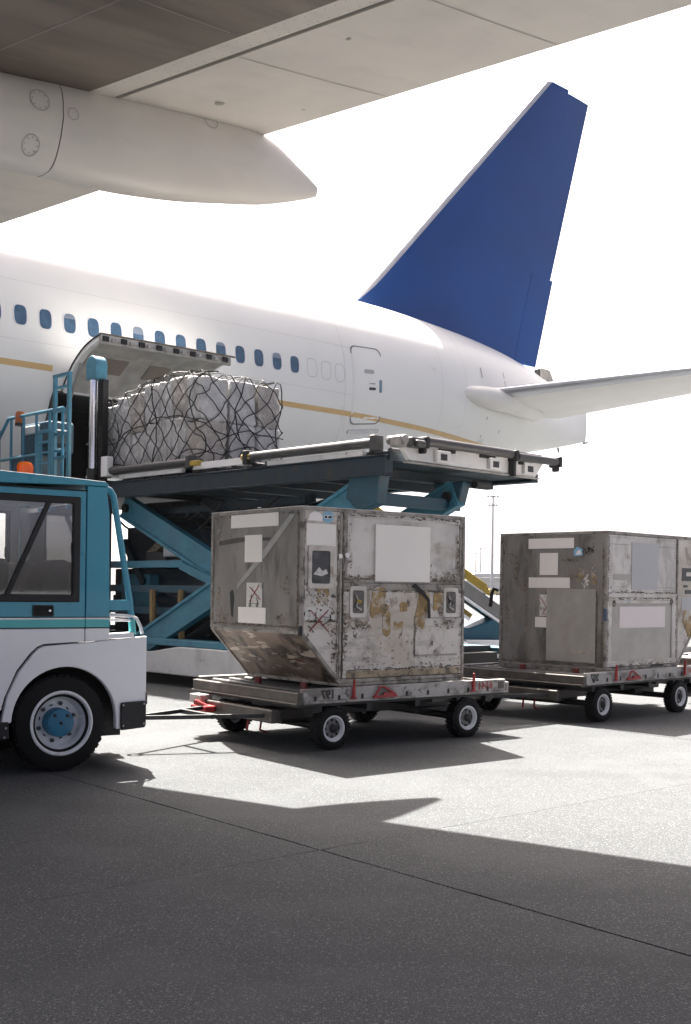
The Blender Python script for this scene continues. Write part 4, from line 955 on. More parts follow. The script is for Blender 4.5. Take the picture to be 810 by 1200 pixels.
# hanging strap
MB().add([(.86, -.004, .925), (.90, -.006, .955), (.99, -.03, .875), (1.06, -.035, .80), (1.085, -.022, .62), (1.05, -.022, .62), (1.03, -.035, .79), (.96, -.03, .85), (.86, -.004, .925)][:8] + [(x, y - .006, z) for x, y, z in [(.86, -.004, .925), (.90, -.006, .955), (.99, -.03, .875), (1.06, -.035, .80), (1.085, -.022, .62), (1.05, -.022, .62), (1.03, -.035, .79), (.96, -.03, .85)]],
         [(0, 1, 2, 7), (2, 3, 6, 7), (3, 4, 5, 6), (8, 15, 10, 9), (10, 15, 14, 11), (11, 14, 13, 12)] + [(i, (i + 1) % 8, 8 + (i + 1) % 8, 8 + i) for i in range(8)]).build('door_strap', 'net', c1)
# blank labels and old stickers
fdec(c1, 'label_patch', 'label', .40, 1.085, .968, 1.50, .0235)
fdec(c1, 'label_patch', 'label', -.395, -.065, 1.275, 1.475, .0145)
poly_front(c1, 'label_patch', 'label2', [(-.38, 1.50), (-.22, 1.50), (-.215, 1.545), (-.25, 1.575), (-.31, 1.585), (-.36, 1.56)], .0145)
lg_ = poly_front(c1, 'round_sticker', 'blue_print', [(-.155 + .06 * math.cos(q), 1.54 + .055 * math.sin(q)) for q in [2 * math.pi * i / 20 for i in range(20)]], .0145)
fdec(lg_, 'sticker_bar', 'label2', -.20, -.11, 1.525, 1.555, .0155)
fdec(lg_, 'sticker_bar', 'black_print', -.195, -.165, 1.528, 1.55, .0163); fdec(lg_, 'sticker_bar', 'black_print', -.155, -.115, 1.528, 1.55, .0163)
for k, (x, z, wx, wz, m) in enumerate(((.44, .78, .16, .27, 'ochre'), (.55, .60, .10, .30, 'ochre'), (.70, .55, .12, .08, 'ochre'), (.76, .73, .10, .09, 'ochre'), (1.0, .70, .15, .36, 'ochre'), (1.20, .79, .10, .17, 'ochre'), (.22, .57, .30, .12, 'brown'), (1.34, .58, .28, .12, 'brown'), (.52, .72, .07, .16, 'brown'), (1.24, .70, .06, .10, 'brown'))):
    if m != 'ochre':
        flakes(c1, 'scraped_paint', m, x, z, wx, wz, 60, lambda a, b: (a, .0165, b), .0150, (0, -1, 0), k); continue
    pts = blob(x, z, wx, wz, 18, k, .16)
    if k in (0, 4): pts = [(px - (pz - z) * -.22, pz) for px, pz in pts]
    poly_front(c1, 'tape_residue' if m == 'ochre' else 'scraped_paint', m, pts, .0155 - k * .0002)
for fx, fz_, fw, fh, fn in ((1.28, 1.0, .5, .10, 70), (.2, .995, .40, .05, 50), (1.46, 1.2, .05, .7, 70), (1.35, 1.03, .22, .14, 40), (.10, 1.2, .05, .6, 40), (.06, .5, .05, .8, 60)):
    flakes(c1, 'scraped_paint', 'brown', fx, fz_, fw, fh, fn, lambda a, b: (min(max(a, .03), 1.53), .0165, b), .0170, (0, -1, 0), fn + int(fx * 10))
for fx, fz_, fw, fh, fn in ((-.22, .80, .3, .35, 60), (-.10, .55, .16, .5, 50), (-.30, .95, .2, .2, 30), (-.06, .3, .08, .3, 30), (-.33, 1.15, .1, .3, 20)):
    flakes(c1, 'scraped_paint', 'brown', fx, fz_, fw, fh, fn, lambda a, b: (min(max(a, -.41), -.03), .0165, b), .0145, (0, -1, 0), fn + int(-fx * 90))
for fx, fz_, fw, fh, fn in ((.5, .30, 1.0, .45, 60), (1.2, .18, .6, .2, 60), (.35, .20, .3, .3, 40)):
    flakes(c1, 'scraped_paint', 'uld_frame', fx, fz_, fw, fh, fn, lambda a, b: (min(max(a, .05), 1.50), .0165, max(b, .14)), .0150, (0, -1, 0), fn + int(fx * 10))
poly_front(c1, 'tape_residue', 'ochre', blob(-.20, .84, .12, .15, 14, 31, .3), .0145)
poly_front(c1, 'worn_sticker', 'sticker', [(-.40, .60), (-.07, .605), (-.07, .72), (-.12, .73), (-.40, .725)], .0130)
P1 = lambda x, z: (x, .000, z)
line_dec(c1, 'red_cross', 'red_print', [((-.34, .70), (-.13, .50)), ((-.14, .70), (-.35, .51))], P1, .011)
line_dec(c1, 'cart_symbol', 'black_print', [((-.37, .60), (-.28, .60)), ((-.28, .60), (-.28, .68)), ((-.21, .56), (-.12, .60)), ((-.20, .64), (-.10, .63)), ((-.36, .56), (-.30, .50)), ((-.12, .66), (-.11, .60))], P1, .009)
E_ = lambda y, z: (OVX - .0055, y, z)
# overhang end labels (y is depth behind the front face; heights above the base)
for y0, y1, z0, z1, m in ((.365, 1.165, 1.462, 1.585, 'label'), (.625, .918, 1.132, 1.388, 'label'), (.553, 1.018, .558, .708, 'label')):
    edec(c1, 'label_patch', m, OVX, y0, y1, z0, z1)
st = edec(c1, 'worn_sticker', 'sticker', OVX, .615, .878, .71, .94)
line_dec(st, 'red_cross', 'red_print', [((.66, .92), (.82, .76)), ((.64, .78), (.82, .90))], lambda y, z: (OVX - .006, y, z), .010)
line_dec(st, 'cart_symbol', 'black_print', [((.66, .745), (.84, .745)), ((.68, .745), (.70, .80)), ((.80, .745), (.79, .83))] + [((y, z), (y2, z2)) for cy in (.69, .81) for (y, z), (y2, z2) in [((cy + .016 * math.cos(q), .728 + .016 * math.sin(q)), (cy + .016 * math.cos(q + .9), .728 + .016 * math.sin(q + .9))) for q in [.9 * i for i in range(7)]]], lambda y, z: (OVX - .006, y, z), .007)
poly_end(c1, 'scuff_mark', mat('pale_scuff', (.36, .35, .335), .45, metal=.3, var=.15, vscale=9), OVX, [(.10, 1.56), (.16, 1.575), (.62, 1.23), (1.04, .93), (1.06, .87), (.98, .92), (.55, 1.20)], .0135)
poly_end(c1, 'scuff_mark', 'dolly_grey', OVX, [(.52, 1.33), (.92, 1.33), (1.38, 1.30), (1.40, 1.34), (1.05, 1.37), (.50, 1.36)], .0133)
poly_end(c1, 'dent_shade', 'black', OVX, [(1.10, .78), (1.13, .93), (1.20, .95), (1.17, .80), (1.15, .62), (1.12, .60)], .0135)  # dent drawn flat: its shade is painted as a black patch
for fy, fz_, fw, fh, fn in ((.22, .90, .16, .16, 40), (1.38, .75, .15, .3, 40), (.30, .62, .3, .12, 40), (1.3, .60, .35, .10, 50), (.20, 1.40, .1, .3, 25), (1.35, 1.40, .2, .2, 25)):
    flakes(c1, 'scraped_paint', 'brown' if fn != 25 else 'uld_frame', fy, fz_, fw, fh, fn, lambda a, b: (OVX + .012, min(max(a, .05), 1.48), max(b, .54)), .0137, (-1, 0, 0), fn + int(fy * 90))
MB().box(-.47, -.43, -.012, .02, .47, .56).build('corner_fitting', 'black', c1, bevel=.006)
MB().tube((-.012, -.010, 1.19), (-.012, .01, 1.19), .022, 10).build('hinge_boss', 'label2', c1); MB().tube((.065, -.012, 1.20), (.065, .01, 1.20), .024, 10).build('hinge_boss', 'label2', c1)

# ---- far container, slanted at its right end
c2, X, sheet, rivs, riv, pc = container((2.958, 12.96, .535), 43.97, 'grey metal container with a big bare repair sheet, on the dolly numbered 207', True)
LX = 1.56
sheet('door_sheet', .035, 1.53, .925, 1.585, 'uld_light', amp=.004, seed=7)
sheet('door_sheet', .035, 1.53, .075, .865, 'uld_patch', y=.020, amp=.006, seed=8)
MB().box(.02, 1.545, .0, .018, .868, .922).build('mid_rail', 'uld_light', c2, bevel=.004)
for x0, x1, z0, z1 in ((.022, .13, .075, .866), (1.43, 1.54, .075, .866), (.13, 1.43, .075, .14), (.13, 1.43, .80, .866)): MB().box(x0, x1, .0, .012, z0, z1).build('door_trim', 'uld_light', c2, bevel=.003)
sheet('wing_sheet', -.42, -.016, .60, 1.595, 'uld_white', amp=.003, seed=11)
MB().prism([(X(-.428), .51), (X(-.018), .055), (X(-.018), .597), (X(-.428), .597)], 'y', .007, .016).build('wing_sheet', 'uld_white', c2)
for z in (1.56, 1.48, .99, .955): rivs((.1, .003, z), (.46, .003, z), 12, (0, -1, 0)); rivs((1.1, .003, z), (1.48, .003, z), 12, (0, -1, 0))
for x in (.06, .10, 1.47, 1.51): rivs((x, .003, .97), (x, .003, 1.57), 18, (0, -1, 0))
rivs((.14, -.003, .84), (1.42, -.003, .84), 44, (0, -1, 0)); rivs((.12, -.003, .1), (.12, -.003, .82), 20, (0, -1, 0)); rivs((1.45, -.003, .1), (1.45, -.003, .82), 20, (0, -1, 0)); rivs((.14, -.003, .115), (1.42, -.003, .115), 30, (0, -1, 0))
rivs((.003, .06, 1.575), (.003, 1.48, 1.575), 36, (-1, 0, 0)); rivs((.003, .045, .08), (.003, .045, 1.57), 44, (-1, 0, 0))
riv.build('rivets', 'uld_frame', c2, kind='stuff')
for x, z in ((.16, .80), (1.42, .82)): MB().lathe([(0, -.012), (.03, -.010), (.04, 0)], (x, .0, z), 'y', 12).build('lock_boss', 'brown', c2)
MB().box(.13, .40, -.002, .012, .045, .075).build('fork_slot', 'black', c2); MB().box(.95, 1.25, -.002, .012, .045, .075).build('fork_slot', 'black', c2)
fdec(c2, 'label_patch', mat('blank_label_grey', (.44,.44,.45), .6, var=.02), .52, 1.095, .965, 1.515, .0165); fdec(c2, 'label_patch', 'label_pink', .285, 1.28, .515, .765, .0145, .020)
fdec(c2, 'tape_residue', 'uld_patch', .14, .48, 1.07, 1.14, .0145)
xw = X(-.03)
for z0, z1, x0, x1 in ((1.08, 1.24, 1.66, 1.98), (1.14, 1.19, 1.76, 1.98), (1.0, 1.03, 1.70, 1.80), (.92, .97, 1.74, 1.98)):
    fdec(c2, 'faded_print', 'roller' if z1 - z0 > .1 else ('uld_white' if z0 > 1.1 else 'roller'), x0, x1, z0, z1, .0145 + (.001 if z1 - z0 < .06 and z0 > 1.1 else 0))
fdec(c2, 'label_patch', mat('blank_label_grey', (.44,.44,.45), .6, var=.02), 1.66, 1.98, .72, .88, .0143)
for k in range(3): poly_front(c2, 'tape_residue', 'ochre', blob(1.78 + k * .05, .62 - k * .06, .16, .20, 14, 40 + k, .4), .0145 + k * .0004)
for y0, y1, z0, z1, m in ((.447, 1.096, 1.435, 1.555, 'label'), (.670, .928, 1.122, 1.382, 'label'), (.498, 1.087, .968, 1.092, 'label'), (.803, .985, .50, .622, 'label')):
    edec(c2, 'label_patch', m, 0, y0, y1, z0, z1, off=.017)
pt = MB().panel((-.0005, .135, .115), (0, .682, 0), (0, 0, .845), (-1, 0, 0), .010, .003, seed=9).build('repair_sheet', 'uld_patch', c2, smooth=True, angle=30)
rr = MB()
st = edec(c2, 'worn_sticker', 'sticker', 0, .80, .922, .635, .89, off=.0165)
line_dec(st, 'red_cross', 'red_print', [((.91, .86), (.82, .74)), ((.88, .66), (.82, .74)), ((.86, .66), (.82, .66))], lambda y, z: (-.006, y, z), .010)
poly_end(c2, 'tape_residue', 'ochre', -.001, [(.27, .215), (.46, .225), (.47, .26), (.36, .255), (.28, .235)], .0235)
poly_end(c2, 'sticker_scrap', 'blue_print', 0, [(.325, 1.35), (.445, 1.34), (.45, 1.41), (.40, 1.45), (.33, 1.42)], .016)
poly_end(c2, 'sticker_scrap', 'label2', 0, [(.34, 1.36), (.42, 1.355), (.40, 1.40), (.36, 1.415)], .0168)
for k, (y, z, wy, wz, m) in enumerate(((.26, 1.40, .16, .14, 'black'), (.36, 1.12, .12, .16, 'ochre'), (.17, 1.10, .09, .22, 'ochre'), (.28, 1.04, .08, .16, 'sticker'), (.50, 1.10, .16, .06, 'brown'), (1.33, 1.33, .12, .22, 'brown'), (1.28, 1.17, .05, .24, 'brown'), (1.16, .98, .14, .10, 'brown'), (1.41, .70, .045, .55, 'brown'), (1.12, .60, .035, .5, 'brown'), (1.08, .22, .12, .12, 'brown'), (.52, 1.30, .20, .03, 'brown'))):
    flakes(c2, 'scraped_paint' if m != 'ochre' else 'tape_residue', m, y, z, wy * 1.1, wz * 1.1, 46 if wz > .12 or wy > .12 else 26, lambda a, b: (.012, min(max(a, .04), 1.49), b), .0150, (-1, 0, 0), k + 60)
for g_ in ((.04, .10, .04, 1.58, 70), (1.52, .10, 1.52, 1.58, 60), (.04, .93, 1.52, .93, 50), (.13, .86, 1.43, .86, 40), (.13, .09, 1.43, .09, 40)):
    grime(c2, *g_, pf_, .0172, (0, -1, 0))
pe2 = lambda a, b: (.012, a, b)
for g_ in ((.045, .08, .045, 1.57, 60), (1.485, .08, 1.485, 1.57, 50), (.05, .09, 1.48, .09, 60), (.83, .14, .83, .94, 30), (.12, .12, .12, .96, 40)):
    grime(c2, *g_, pe2, .0150, (-1, 0, 0))
MB().path([(-.01, 1.545, .93), (-.05, 1.58, .95), (-.07, 1.60, .88), (-.08, 1.60, .78), (-.09, 1.605, .73)], .022, 6).build('door_strap', 'net', c2, smooth=True)
MB().box(-.012, .012, -.008, .03, .60, .74).build('hinge_block', mat('blue_block', (.06, .09, .15), .5), c2)

# ================================================================== TOW TRACTOR
tr = thing('tow_tractor', 'blue and white baggage tow tractor with teal stripe and amber beacon at the left edge', 'tow tractor', (-2.193, 8.908, 0), 35.0)
TW = 1.62                                                           # overall width, near side at y = 0
def both(fn):
    fn(0.0, 1); fn(TW, -1)
def arc(cx, cz, r, a0, a1, n=18): return [(cx + r * math.cos(R(a0 + (a1 - a0) * i / n)), cz + r * math.sin(R(a0 + (a1 - a0) * i / n))) for i in range(n + 1)]
def ya(y, s_, a, b):
    p, q = y + s_ * a, y + s_ * b
    return (p, q) if p < q else (q, p)
fend = [(.71, .31), (.71, 1.052), (.195, 1.006), (-.15, .985), (-.195, .965), (-.245, .915), (-.345, .79), (-.43, .61), (-.475, .41), (-.415, .40)] + arc(.025, .395, .425, 178, 0, 24) + [(.452, .31)]
door_lo = [(-1.16, .50), (-.482, .50), (-.455, .60), (-.365, .80), (-.262, .93), (-.205, .98), (-.155, 1.0), (.176, 1.016), (.176, 1.120), (-1.16, 1.120)]
nose = [(-2.45, .35), (-2.35, .35)] + arc(-1.9, .395, .425, 180, 0, 20) + [(-1.17, .38), (-1.17, 1.12), (-2.2, 1.06), (-2.45, .90)]
def side(y, s_):
    a, b = ya(y, s_, 0, .06)
    MB().prism(fend, 'y', a, b).build('rear_fender', 'tractor_white', tr, bevel=.012, seg=2)
    a2, b2 = ya(y, s_, .004, .06)
    MB().prism([(.184, 1.012), (.384, 1.028), (.384, 1.12), (.184, 1.12)], 'y', a2, b2).build('pillar_base', 'tractor_white', tr, bevel=.004)
    dl = MB().prism(door_lo, 'y', a2, b2).build('cab_door', 'tractor_white', tr, bevel=.006)
    MB().prism(nose, 'y', a, b).build('nose_side', 'tractor_white', tr, bevel=.01)
    MB().box(-1.16, -.49, *ya(y, s_, .012, .06), .30, .498).build('sill', mat('sill_grey', (.16, .16, .17), .5), tr)
    # stripes: white line, teal band, dark pin lines
    for x0, x1 in ((-1.16, .176), (.184, .384)):
        MB().box(x0, x1, *ya(y, s_, .004, .06), 1.1205, 1.128).build('pin_line', 'black', dl)
        MB().box(x0, x1, *ya(y, s_, .003, .06), 1.1285, 1.190).build('teal_stripe', 'teal', dl)
        MB().box(x0, x1, *ya(y, s_, .004, .06), 1.1905, 1.203).build('pin_line', 'tractor_white', dl)
        MB().box(x0, x1, *ya(y, s_, .005, .06), 1.2035, 1.209).build('pin_line', 'black', dl)
    # blue upper door with the window opening, pillar behind it
    o4 = [(-1.16, 1.2095), (.176, 1.2095), (.176, 2.20), (-1.02, 2.20)]; i4 = [(-1.06, 1.345), (.100, 1.345), (.100, 2.120), (-.97, 2.120)]
    MB().ring(o4, i4, 'y', *ya(y, s_, .004, .05)).build('door_frame', 'tractor_blue', dl, bevel=.004)
    wo = [(-1.075, 1.325), (.128, 1.325), (.128, 2.150), (-.985, 2.150)]; wi = [(-1.03, 1.385), (.072, 1.385), (.072, 2.095), (-.945, 2.095)]
    wf = MB().ring(wo, wi, 'y', *ya(y, s_, -.008, .045)).build('window_frame', 'black', dl, bevel=.006)
    MB().prism(wi, 'y', *ya(y, s_, .016, .020)).build('window_glass', 'glass', wf)
    MB().ring(o4, i4, 'y', *ya(y, s_, .051, .062)).build('door_lining', 'cab_in', dl)
    MB().prism([(x_, z_) for x_, z_ in [(.184, 1.2095), (.376, 1.2095), (.364, 2.04), (.337, 2.15), (.184, 2.15)]], 'y', *ya(y, s_, .0605, .07)).build('pillar_lining', 'cab_in', tr)
    MB().beam((-.125, y + s_ * .012, 2.10), (-.45, y + s_ * .012, 1.37), .034, .03, (0, 1, 0)).build('window_divider', 'black', wf)
    MB().box(.062, .10, *ya(y, s_, .01, .03), 1.70, 1.79).build('window_catch', 'black', wf)
    pil = [(.184, 1.2095), (.384, 1.2095), (.372, 2.05), (.345, 2.245), (.184, 2.245)]
    MB().prism(pil, 'y', *ya(y, s_, .002, .06)).build('rear_pillar', 'tractor_blue', tr, bevel=.008, seg=2)
    h = MB(); h.ring(rrect(-.165, 1.258, .165, .088, .012, 3), rrect(-.165, 1.258, .14, .062, .008, 3), 'y', *ya(y, s_, -.008, .006)); h.build('handle_frame', 'black', dl)
    MB().prism(rrect(-.165, 1.258, .14, .062, .008, 3), 'y', *ya(y, s_, .0015, .0032)).build('handle_recess', 'dark_int', dl)
    MB().box(-.20, -.13, *ya(y, s_, -.006, .0), 1.238, 1.252).build('door_handle', 'black', dl)
    MB().lathe([(0, -.006), (.010, -.005), (.012, .0)], (-.112, y + s_ * .0, 1.258), 'y', 10).build('lock_barrel', 'chrome', dl)
    # grab bar sweeping down behind the cab
    MB().path([(.30, y + s_ * .045, 2.235), (.35, y + s_ * .045, 2.238), (.392, y + s_ * .045, 2.222), (.42, y + s_ * .045, 2.18), (.436, y + s_ * .045, 2.10), (.50, y + s_ * .045, 1.74), (.575, y + s_ * .045, 1.33), (.60, y + s_ * .045, 1.10)], .026, 12).build('grab_bar', 'tractor_blue', tr, smooth=True)
    MB().tube((.592, y + s_ * .045, 1.18), (.604, y + s_ * .045, 1.07), .0285, 12).build('bar_foot', 'teal', tr, smooth=True)
    m = MB(); m.prism([(.386, 1.262), (.575, 1.262), (.562, 1.345), (.386, 1.345)], 'y', *ya(y, s_, .02, .07)); m.build('rear_shelf', 'tractor_blue', tr, bevel=.004)
    m = MB(); m.path([(.386, y + s_ * .03, 1.225), (.58, y + s_ * .03, 1.215), (.63, y + s_ * .03, 1.195), (.665, y + s_ * .03, 1.13), (.68, y + s_ * .03, 1.07)], .014, 8); m.path([(.386, y + s_ * .03, 1.185), (.59, y + s_ * .03, 1.18)], .010, 8)
    m.build('rear_rail', 'win_frame', tr, smooth=True)
    m = MB(); m.prism([(.386, 1.035), (.60, 1.045), (.60, 1.085), (.386, 1.075)], 'y', *ya(y, s_, .01, .09)); m.build('deck_edge', 'tractor_white', tr, bevel=.004)
    # bumper plate, step plate, bolts
    bp = MB().prism([(.482, .312), (.488, .298), (.69, .312), (.703, .33), (.703, .515), (.69, .528), (.492, .522), (.482, .51)], 'y', *ya(y, s_, -.022, -.001)).build('bumper_plate', 'black', tr, bevel=.006)
    for x, z in ((.503, .335), (.503, .50), (.683, .345), (.683, .505)): MB().lathe([(0, -.006), (.007, -.005), (.009, 0)], (x, y - s_ * .022 if s_ > 0 else y + .028, z), 'y', 8).build('bolt', 'steel', bp)
    MB().box(.706, .716, *ya(y, s_, -.01, .10), .50, .60).build('rear_marker', 'brown', tr)
    sp = MB().box(-.80, -.425, *ya(y, s_, -.02, .02), .285, .415).build('step_plate', 'black', tr, bevel=.006)
    for x in (-.46, -.45): MB().lathe([(0, -.006), (.008, -.005), (.010, 0)], (x, y - s_ * .02 if s_ > 0 else y + .026, .30 + (x + .46) * 7), 'y', 8).build('bolt', 'steel', sp)
both(side)
# wheels
def tractor_wheel(name, x, y, s_):
    t = MB().lathe([(.205, .02), (.232, .0), (.255, -.004), (.325, .002), (.360, .018), (.378, .05), (.380, .12), (.378, .19), (.36, .222), (.32, .238), (.232, .24), (.205, .22)], (0, 0, 0), 'y', 56, False)
    for q in range(44):
        a = 2 * math.pi * q / 44; c = Vector((math.cos(a), 0, math.sin(a)))
        t.beam(c * .362 + Vector((0, .03, 0)), c * .362 + Vector((0, .11, 0)), .034, .030, c); a += .07; c = Vector((math.cos(a), 0, math.sin(a))); t.beam(c * .362 + Vector((0, .13, 0)), c * .362 + Vector((0, .21, 0)), .034, .030, c)
    w_ = t.build('wheel', 'rubber', tr, smooth=True, angle=30); w_.location = (x, y, .381)
    if s_ < 0: w_.rotation_euler = (0, 0, math.pi)
    MB().lathe([(.255, -.008), (.246, -.016), (.236, -.014), (.226, .004), (.218, .03), (.222, .05), (.21, .062), (.195, .085), (.185, .12), (.10, .125), (.0, .125)], (0, 0, 0), 'y', 48, False).build('rim', 'rim', w_, smooth=True, angle=28)
    MB().lathe([(.0, .005), (.085, .008), (.105, .014), (.112, .03), (.112, .13)], (0, 0, 0), 'y', 32, False).build('hub', 'hub_blue', w_, smooth=True, angle=30)
    for q in range(6):
        a = 2 * math.pi * q / 6 + .3
        MB().lathe([(0, .095), (.014, .096), (.017, .104), (.017, .13)], (.148 * math.cos(a), 0, .148 * math.sin(a)), 'y', 6).build('wheel_nut', 'roller', w_)
        MB().lathe([(.0, .1225), (.022, .1225), (.022, .13)], (.152 * math.cos(a + .52), 0, .152 * math.sin(a + .52)), 'y', 12).build('hand_hole', 'dark_int', w_)
    MB().tube((.10, -.0, .05), (.155, -.0, .045), .006, 6).build('valve', 'steel', w_)
    MB().lathe([(0, .0), (.012, .001), (.014, .006)], (.0, .0, -.0), 'y', 10).build('hub_bolt', 'black', w_)
    for x_, z_ in ((-.05, .06), (.05, .055)): MB().lathe([(0, .004), (.014, .005), (.016, .01)], (x_, 0, z_), 'y', 8).build('hub_bolt', 'black', w_)
for x in (0.0, -1.9):
    tractor_wheel('wheel', x, .012, 1); tractor_wheel('wheel', x, TW - .012, -1)
m = MB(); m.box(-2.3, .62, .30, TW - .30, .22, .95); m.build('chassis', 'black', tr)
for x in (0.0, -1.9): MB().tube((x, .1, .38), (x, TW - .1, .38), .06, 10).build('axle', 'black', tr)
m = MB(); m.prism([(.025 + .428 * math.cos(q), .395 + .428 * math.sin(q)) for q in [R(a) for a in range(-10, 191, 10)]] , 'y', .27, .30); m.build('wheel_well', 'dark_int', tr)
m = MB(); m.box(.655, .70, .061, TW - .061, .31, 1.035); m.build('rear_panel', 'tractor_white', tr, bevel=.01)
m = MB(); m.box(.40, .655, .061, TW - .061, .96, 1.03); m.box(-.18, .40, .061, TW - .061, .95, 1.0); m.build('rear_deck', 'roller', tr)
m = MB(); m.box(.70, .80, TW / 2 - .14, TW / 2 + .14, .22, .42); m.tube((.80, TW / 2, .20), (.80, TW / 2, .46), .03, 10); m.build('tow_hitch', 'black', tr, bevel=.01)
m = MB(); m.box(-2.47, -2.40, .0, TW, .32, .90); m.prism([(-2.45, .88), (-1.17, 1.10), (-1.17, 1.14), (-2.45, .92)], 'y', 0.061, TW - .061); m.build('bonnet', 'tractor_white', tr, bevel=.01)
# cab shell
rf = MB(); rf.prism([(-1.10, 2.205), (.184, 2.2475), (.352, 2.2475), (.36, 2.262), (.33, 2.285), (.0, 2.300), (-.55, 2.318), (-1.12, 2.27)], 'y', -.012, TW + .012); roof = rf.build('cab_roof', 'tractor_blue', tr, bevel=.012, seg=2)
MB().box(-1.02, .18, -.014, TW + .014, 2.2015, 2.209).build('rain_gutter', 'black', roof)
MB().box(-1.0, .17, .061, TW - .061, 2.155, 2.20).build('roof_lining', 'cab_in', roof)
m = MB(); m.prism([(-.95, 2.318), (-.42, 2.318), (-.32, 2.322), (-.95, 2.372)], 'y', .35, 1.2); m.build('roof_hatch', 'tractor_white', roof, bevel=.006)
bc = MB().lathe([(.062, .0), (.064, .02), (.0, .02)], (-.245, .22, 2.302), 'z', 20).build('beacon_base', 'black', roof, smooth=True)
bl = MB(); bl.lathe([(.058, .022), (.060, .075), (.058, .095), (.046, .112), (.02, .118), (0, .118)], (-.245, .22, 2.302), 'z', 24)
for q in range(16):
    a = 2 * math.pi * q / 16; bl.beam((-.245 + .059 * math.cos(a), .22 + .059 * math.sin(a), 2.326), (-.245 + .059 * math.cos(a), .22 + .059 * math.sin(a), 2.392), .006, .006)
bl.build('beacon_lens', 'amber', roof, smooth=True)
m = MB()
for y in (TW - .061 - .05,):
    m.box(-.62, -.40, y, y + .05, 1.21, 2.2)
m.build('cab_pillar', 'cab_in', tr)
m = MB(); m.box(.26, .30, .061, TW - .061, 1.2095, 1.27); m.box(.26, .30, .061, TW - .061, 2.14, 2.2); m.build('rear_wall_frame', 'cab_in', tr)
MB().box(.255, .26, .061, TW - .061, 1.30, 2.10).build('rear_window', 'glass', tr)
MB().add([(-1.15, .061, 1.14), (-1.15, TW - .061, 1.14), (-1.0, TW - .061, 2.19), (-1.0, .061, 2.19), (-1.145, .061, 1.14), (-1.145, TW - .061, 1.14), (-.995, TW - .061, 2.19), (-.995, .061, 2.19)], [(0, 1, 2, 3), (4, 5, 6, 7), (0, 1, 5, 4), (1, 2, 6, 5), (2, 3, 7, 6), (3, 0, 4, 7)]).build('windscreen', 'glass', tr)
MB().box(-1.14, .2, .061, TW - .061, 1.02, 1.10).build('cab_floor', 'black', tr)
m = MB(); m.prism([(-1.13, 1.1), (-.95, 1.1), (-1.02, 1.38), (-1.11, 1.40)], 'y', .07, TW - .07); m.build('dashboard', 'seat', tr)
m = MB(); m.path([(-.84 + .03 * math.sin(q), .48 + .19 * math.cos(q), 1.46 + .15 * math.sin(q) * 1.0 + .05) for q in [2 * math.pi * i / 20 for i in range(20)]], .014, 6, closed=True); m.tube((-.87, .48, 1.50), (-1.0, .48, 1.3), .02, 6); m.build('steering_wheel', 'black', tr, smooth=True)
for y0, y1, dx in ((.20, .66, .0), (.92, 1.38, -.02), (.30, .74, -.46)):
    b_ = MB(); pts = [(-.26, 1.20), (-.20, 1.25), (-.15, 1.36), (-.08, 1.50), (-.02, 1.60), (.03, 1.655), (.09, 1.665), (.13, 1.63), (.135, 1.50), (.12, 1.35), (.10, 1.16), (-.26, 1.14)]
    b_.prism([(x + dx, z) for x, z in pts], 'y', y0, y1); b_.build('seat', 'seat', tr, bevel=.035, seg=3)
# ================================================================== CARGO LOADER
LY = 44.0; LO = (0.538, 13.671, 0)
ld = thing('cargo_loader', 'blue scissor-lift cargo loader raised against the open hold of the airliner', 'cargo loader', LO, LY)
# main platform
WX = 3.06; YL = 6.35
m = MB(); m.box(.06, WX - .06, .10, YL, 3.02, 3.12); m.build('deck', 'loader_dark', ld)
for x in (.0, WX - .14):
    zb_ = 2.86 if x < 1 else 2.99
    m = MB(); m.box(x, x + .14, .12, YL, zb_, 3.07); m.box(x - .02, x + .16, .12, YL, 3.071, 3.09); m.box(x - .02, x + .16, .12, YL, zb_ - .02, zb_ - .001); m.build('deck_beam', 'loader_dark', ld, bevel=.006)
for k in range(13):
    MB().box(.02, .14, .32 + k * .45, .42 + k * .45, 3.095, 3.15).build('roller_bracket', 'black', ld)
for k in range(26):
    y = .25 + k * .235
    MB().tube((.22, y, 3.155), (WX - .22, y, 3.155), .045, 10).build('deck_roller', 'roller', ld, smooth=True)
for k in range(6):
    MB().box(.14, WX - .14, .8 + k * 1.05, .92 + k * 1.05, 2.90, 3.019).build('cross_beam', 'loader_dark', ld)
# near end plate with vents and end rollers
ep = MB(); ep.prism([(.12, 3.21), (.28, 3.03), (2.80, 3.01), (2.97, 3.20), (2.97, 3.235), (.10, 3.235)], 'y', -.02, .05); ep = ep.build('end_plate', 'loader_white', ld, bevel=.006)
MB().box(.22, 2.88, -.05, .03, 2.995, 3.008).build('plate_lip', 'dolly_white', ep)
for x, w_ in ((.85, .26), (1.88, .24), (2.62, .24)):
    b_ = MB().box(x - w_ / 2, x + w_ / 2, -.075, -.021, 3.04, 3.19).build('vent_box', 'loader_white', ep, bevel=.005)
    MB().box(x - .06, x + .06, -.079, -.0755, 3.07, 3.15).build('vent_grille', 'roller', b_)
    for k in range(4): MB().box(x - .055, x + .055, -.084, -.0795, 3.075 + k * .019, 3.083 + k * .019).build('grille_bar', 'black', b_)
MB().tube((.50, -.10, 3.27), (2.16, -.10, 3.27), .06, 16).build('end_roller', 'roller', ld, smooth=True)
MB().tube((2.30, -.10, 3.25), (3.18, -.10, 3.25), .055, 16).build('end_roller', 'roller', ld, smooth=True)
for x in (.46, 2.23, 3.20):
    m = MB(); m.box(x - .035, x + .035, -.165, .03, 3.18, 3.325); m.box(x - .03, x + .03, -.12, -.02, 2.98 if x > 2 and x < 3 else 3.12, 3.185); m.build('roller_bearing', 'black', ld, bevel=.012)
m = MB(); pass
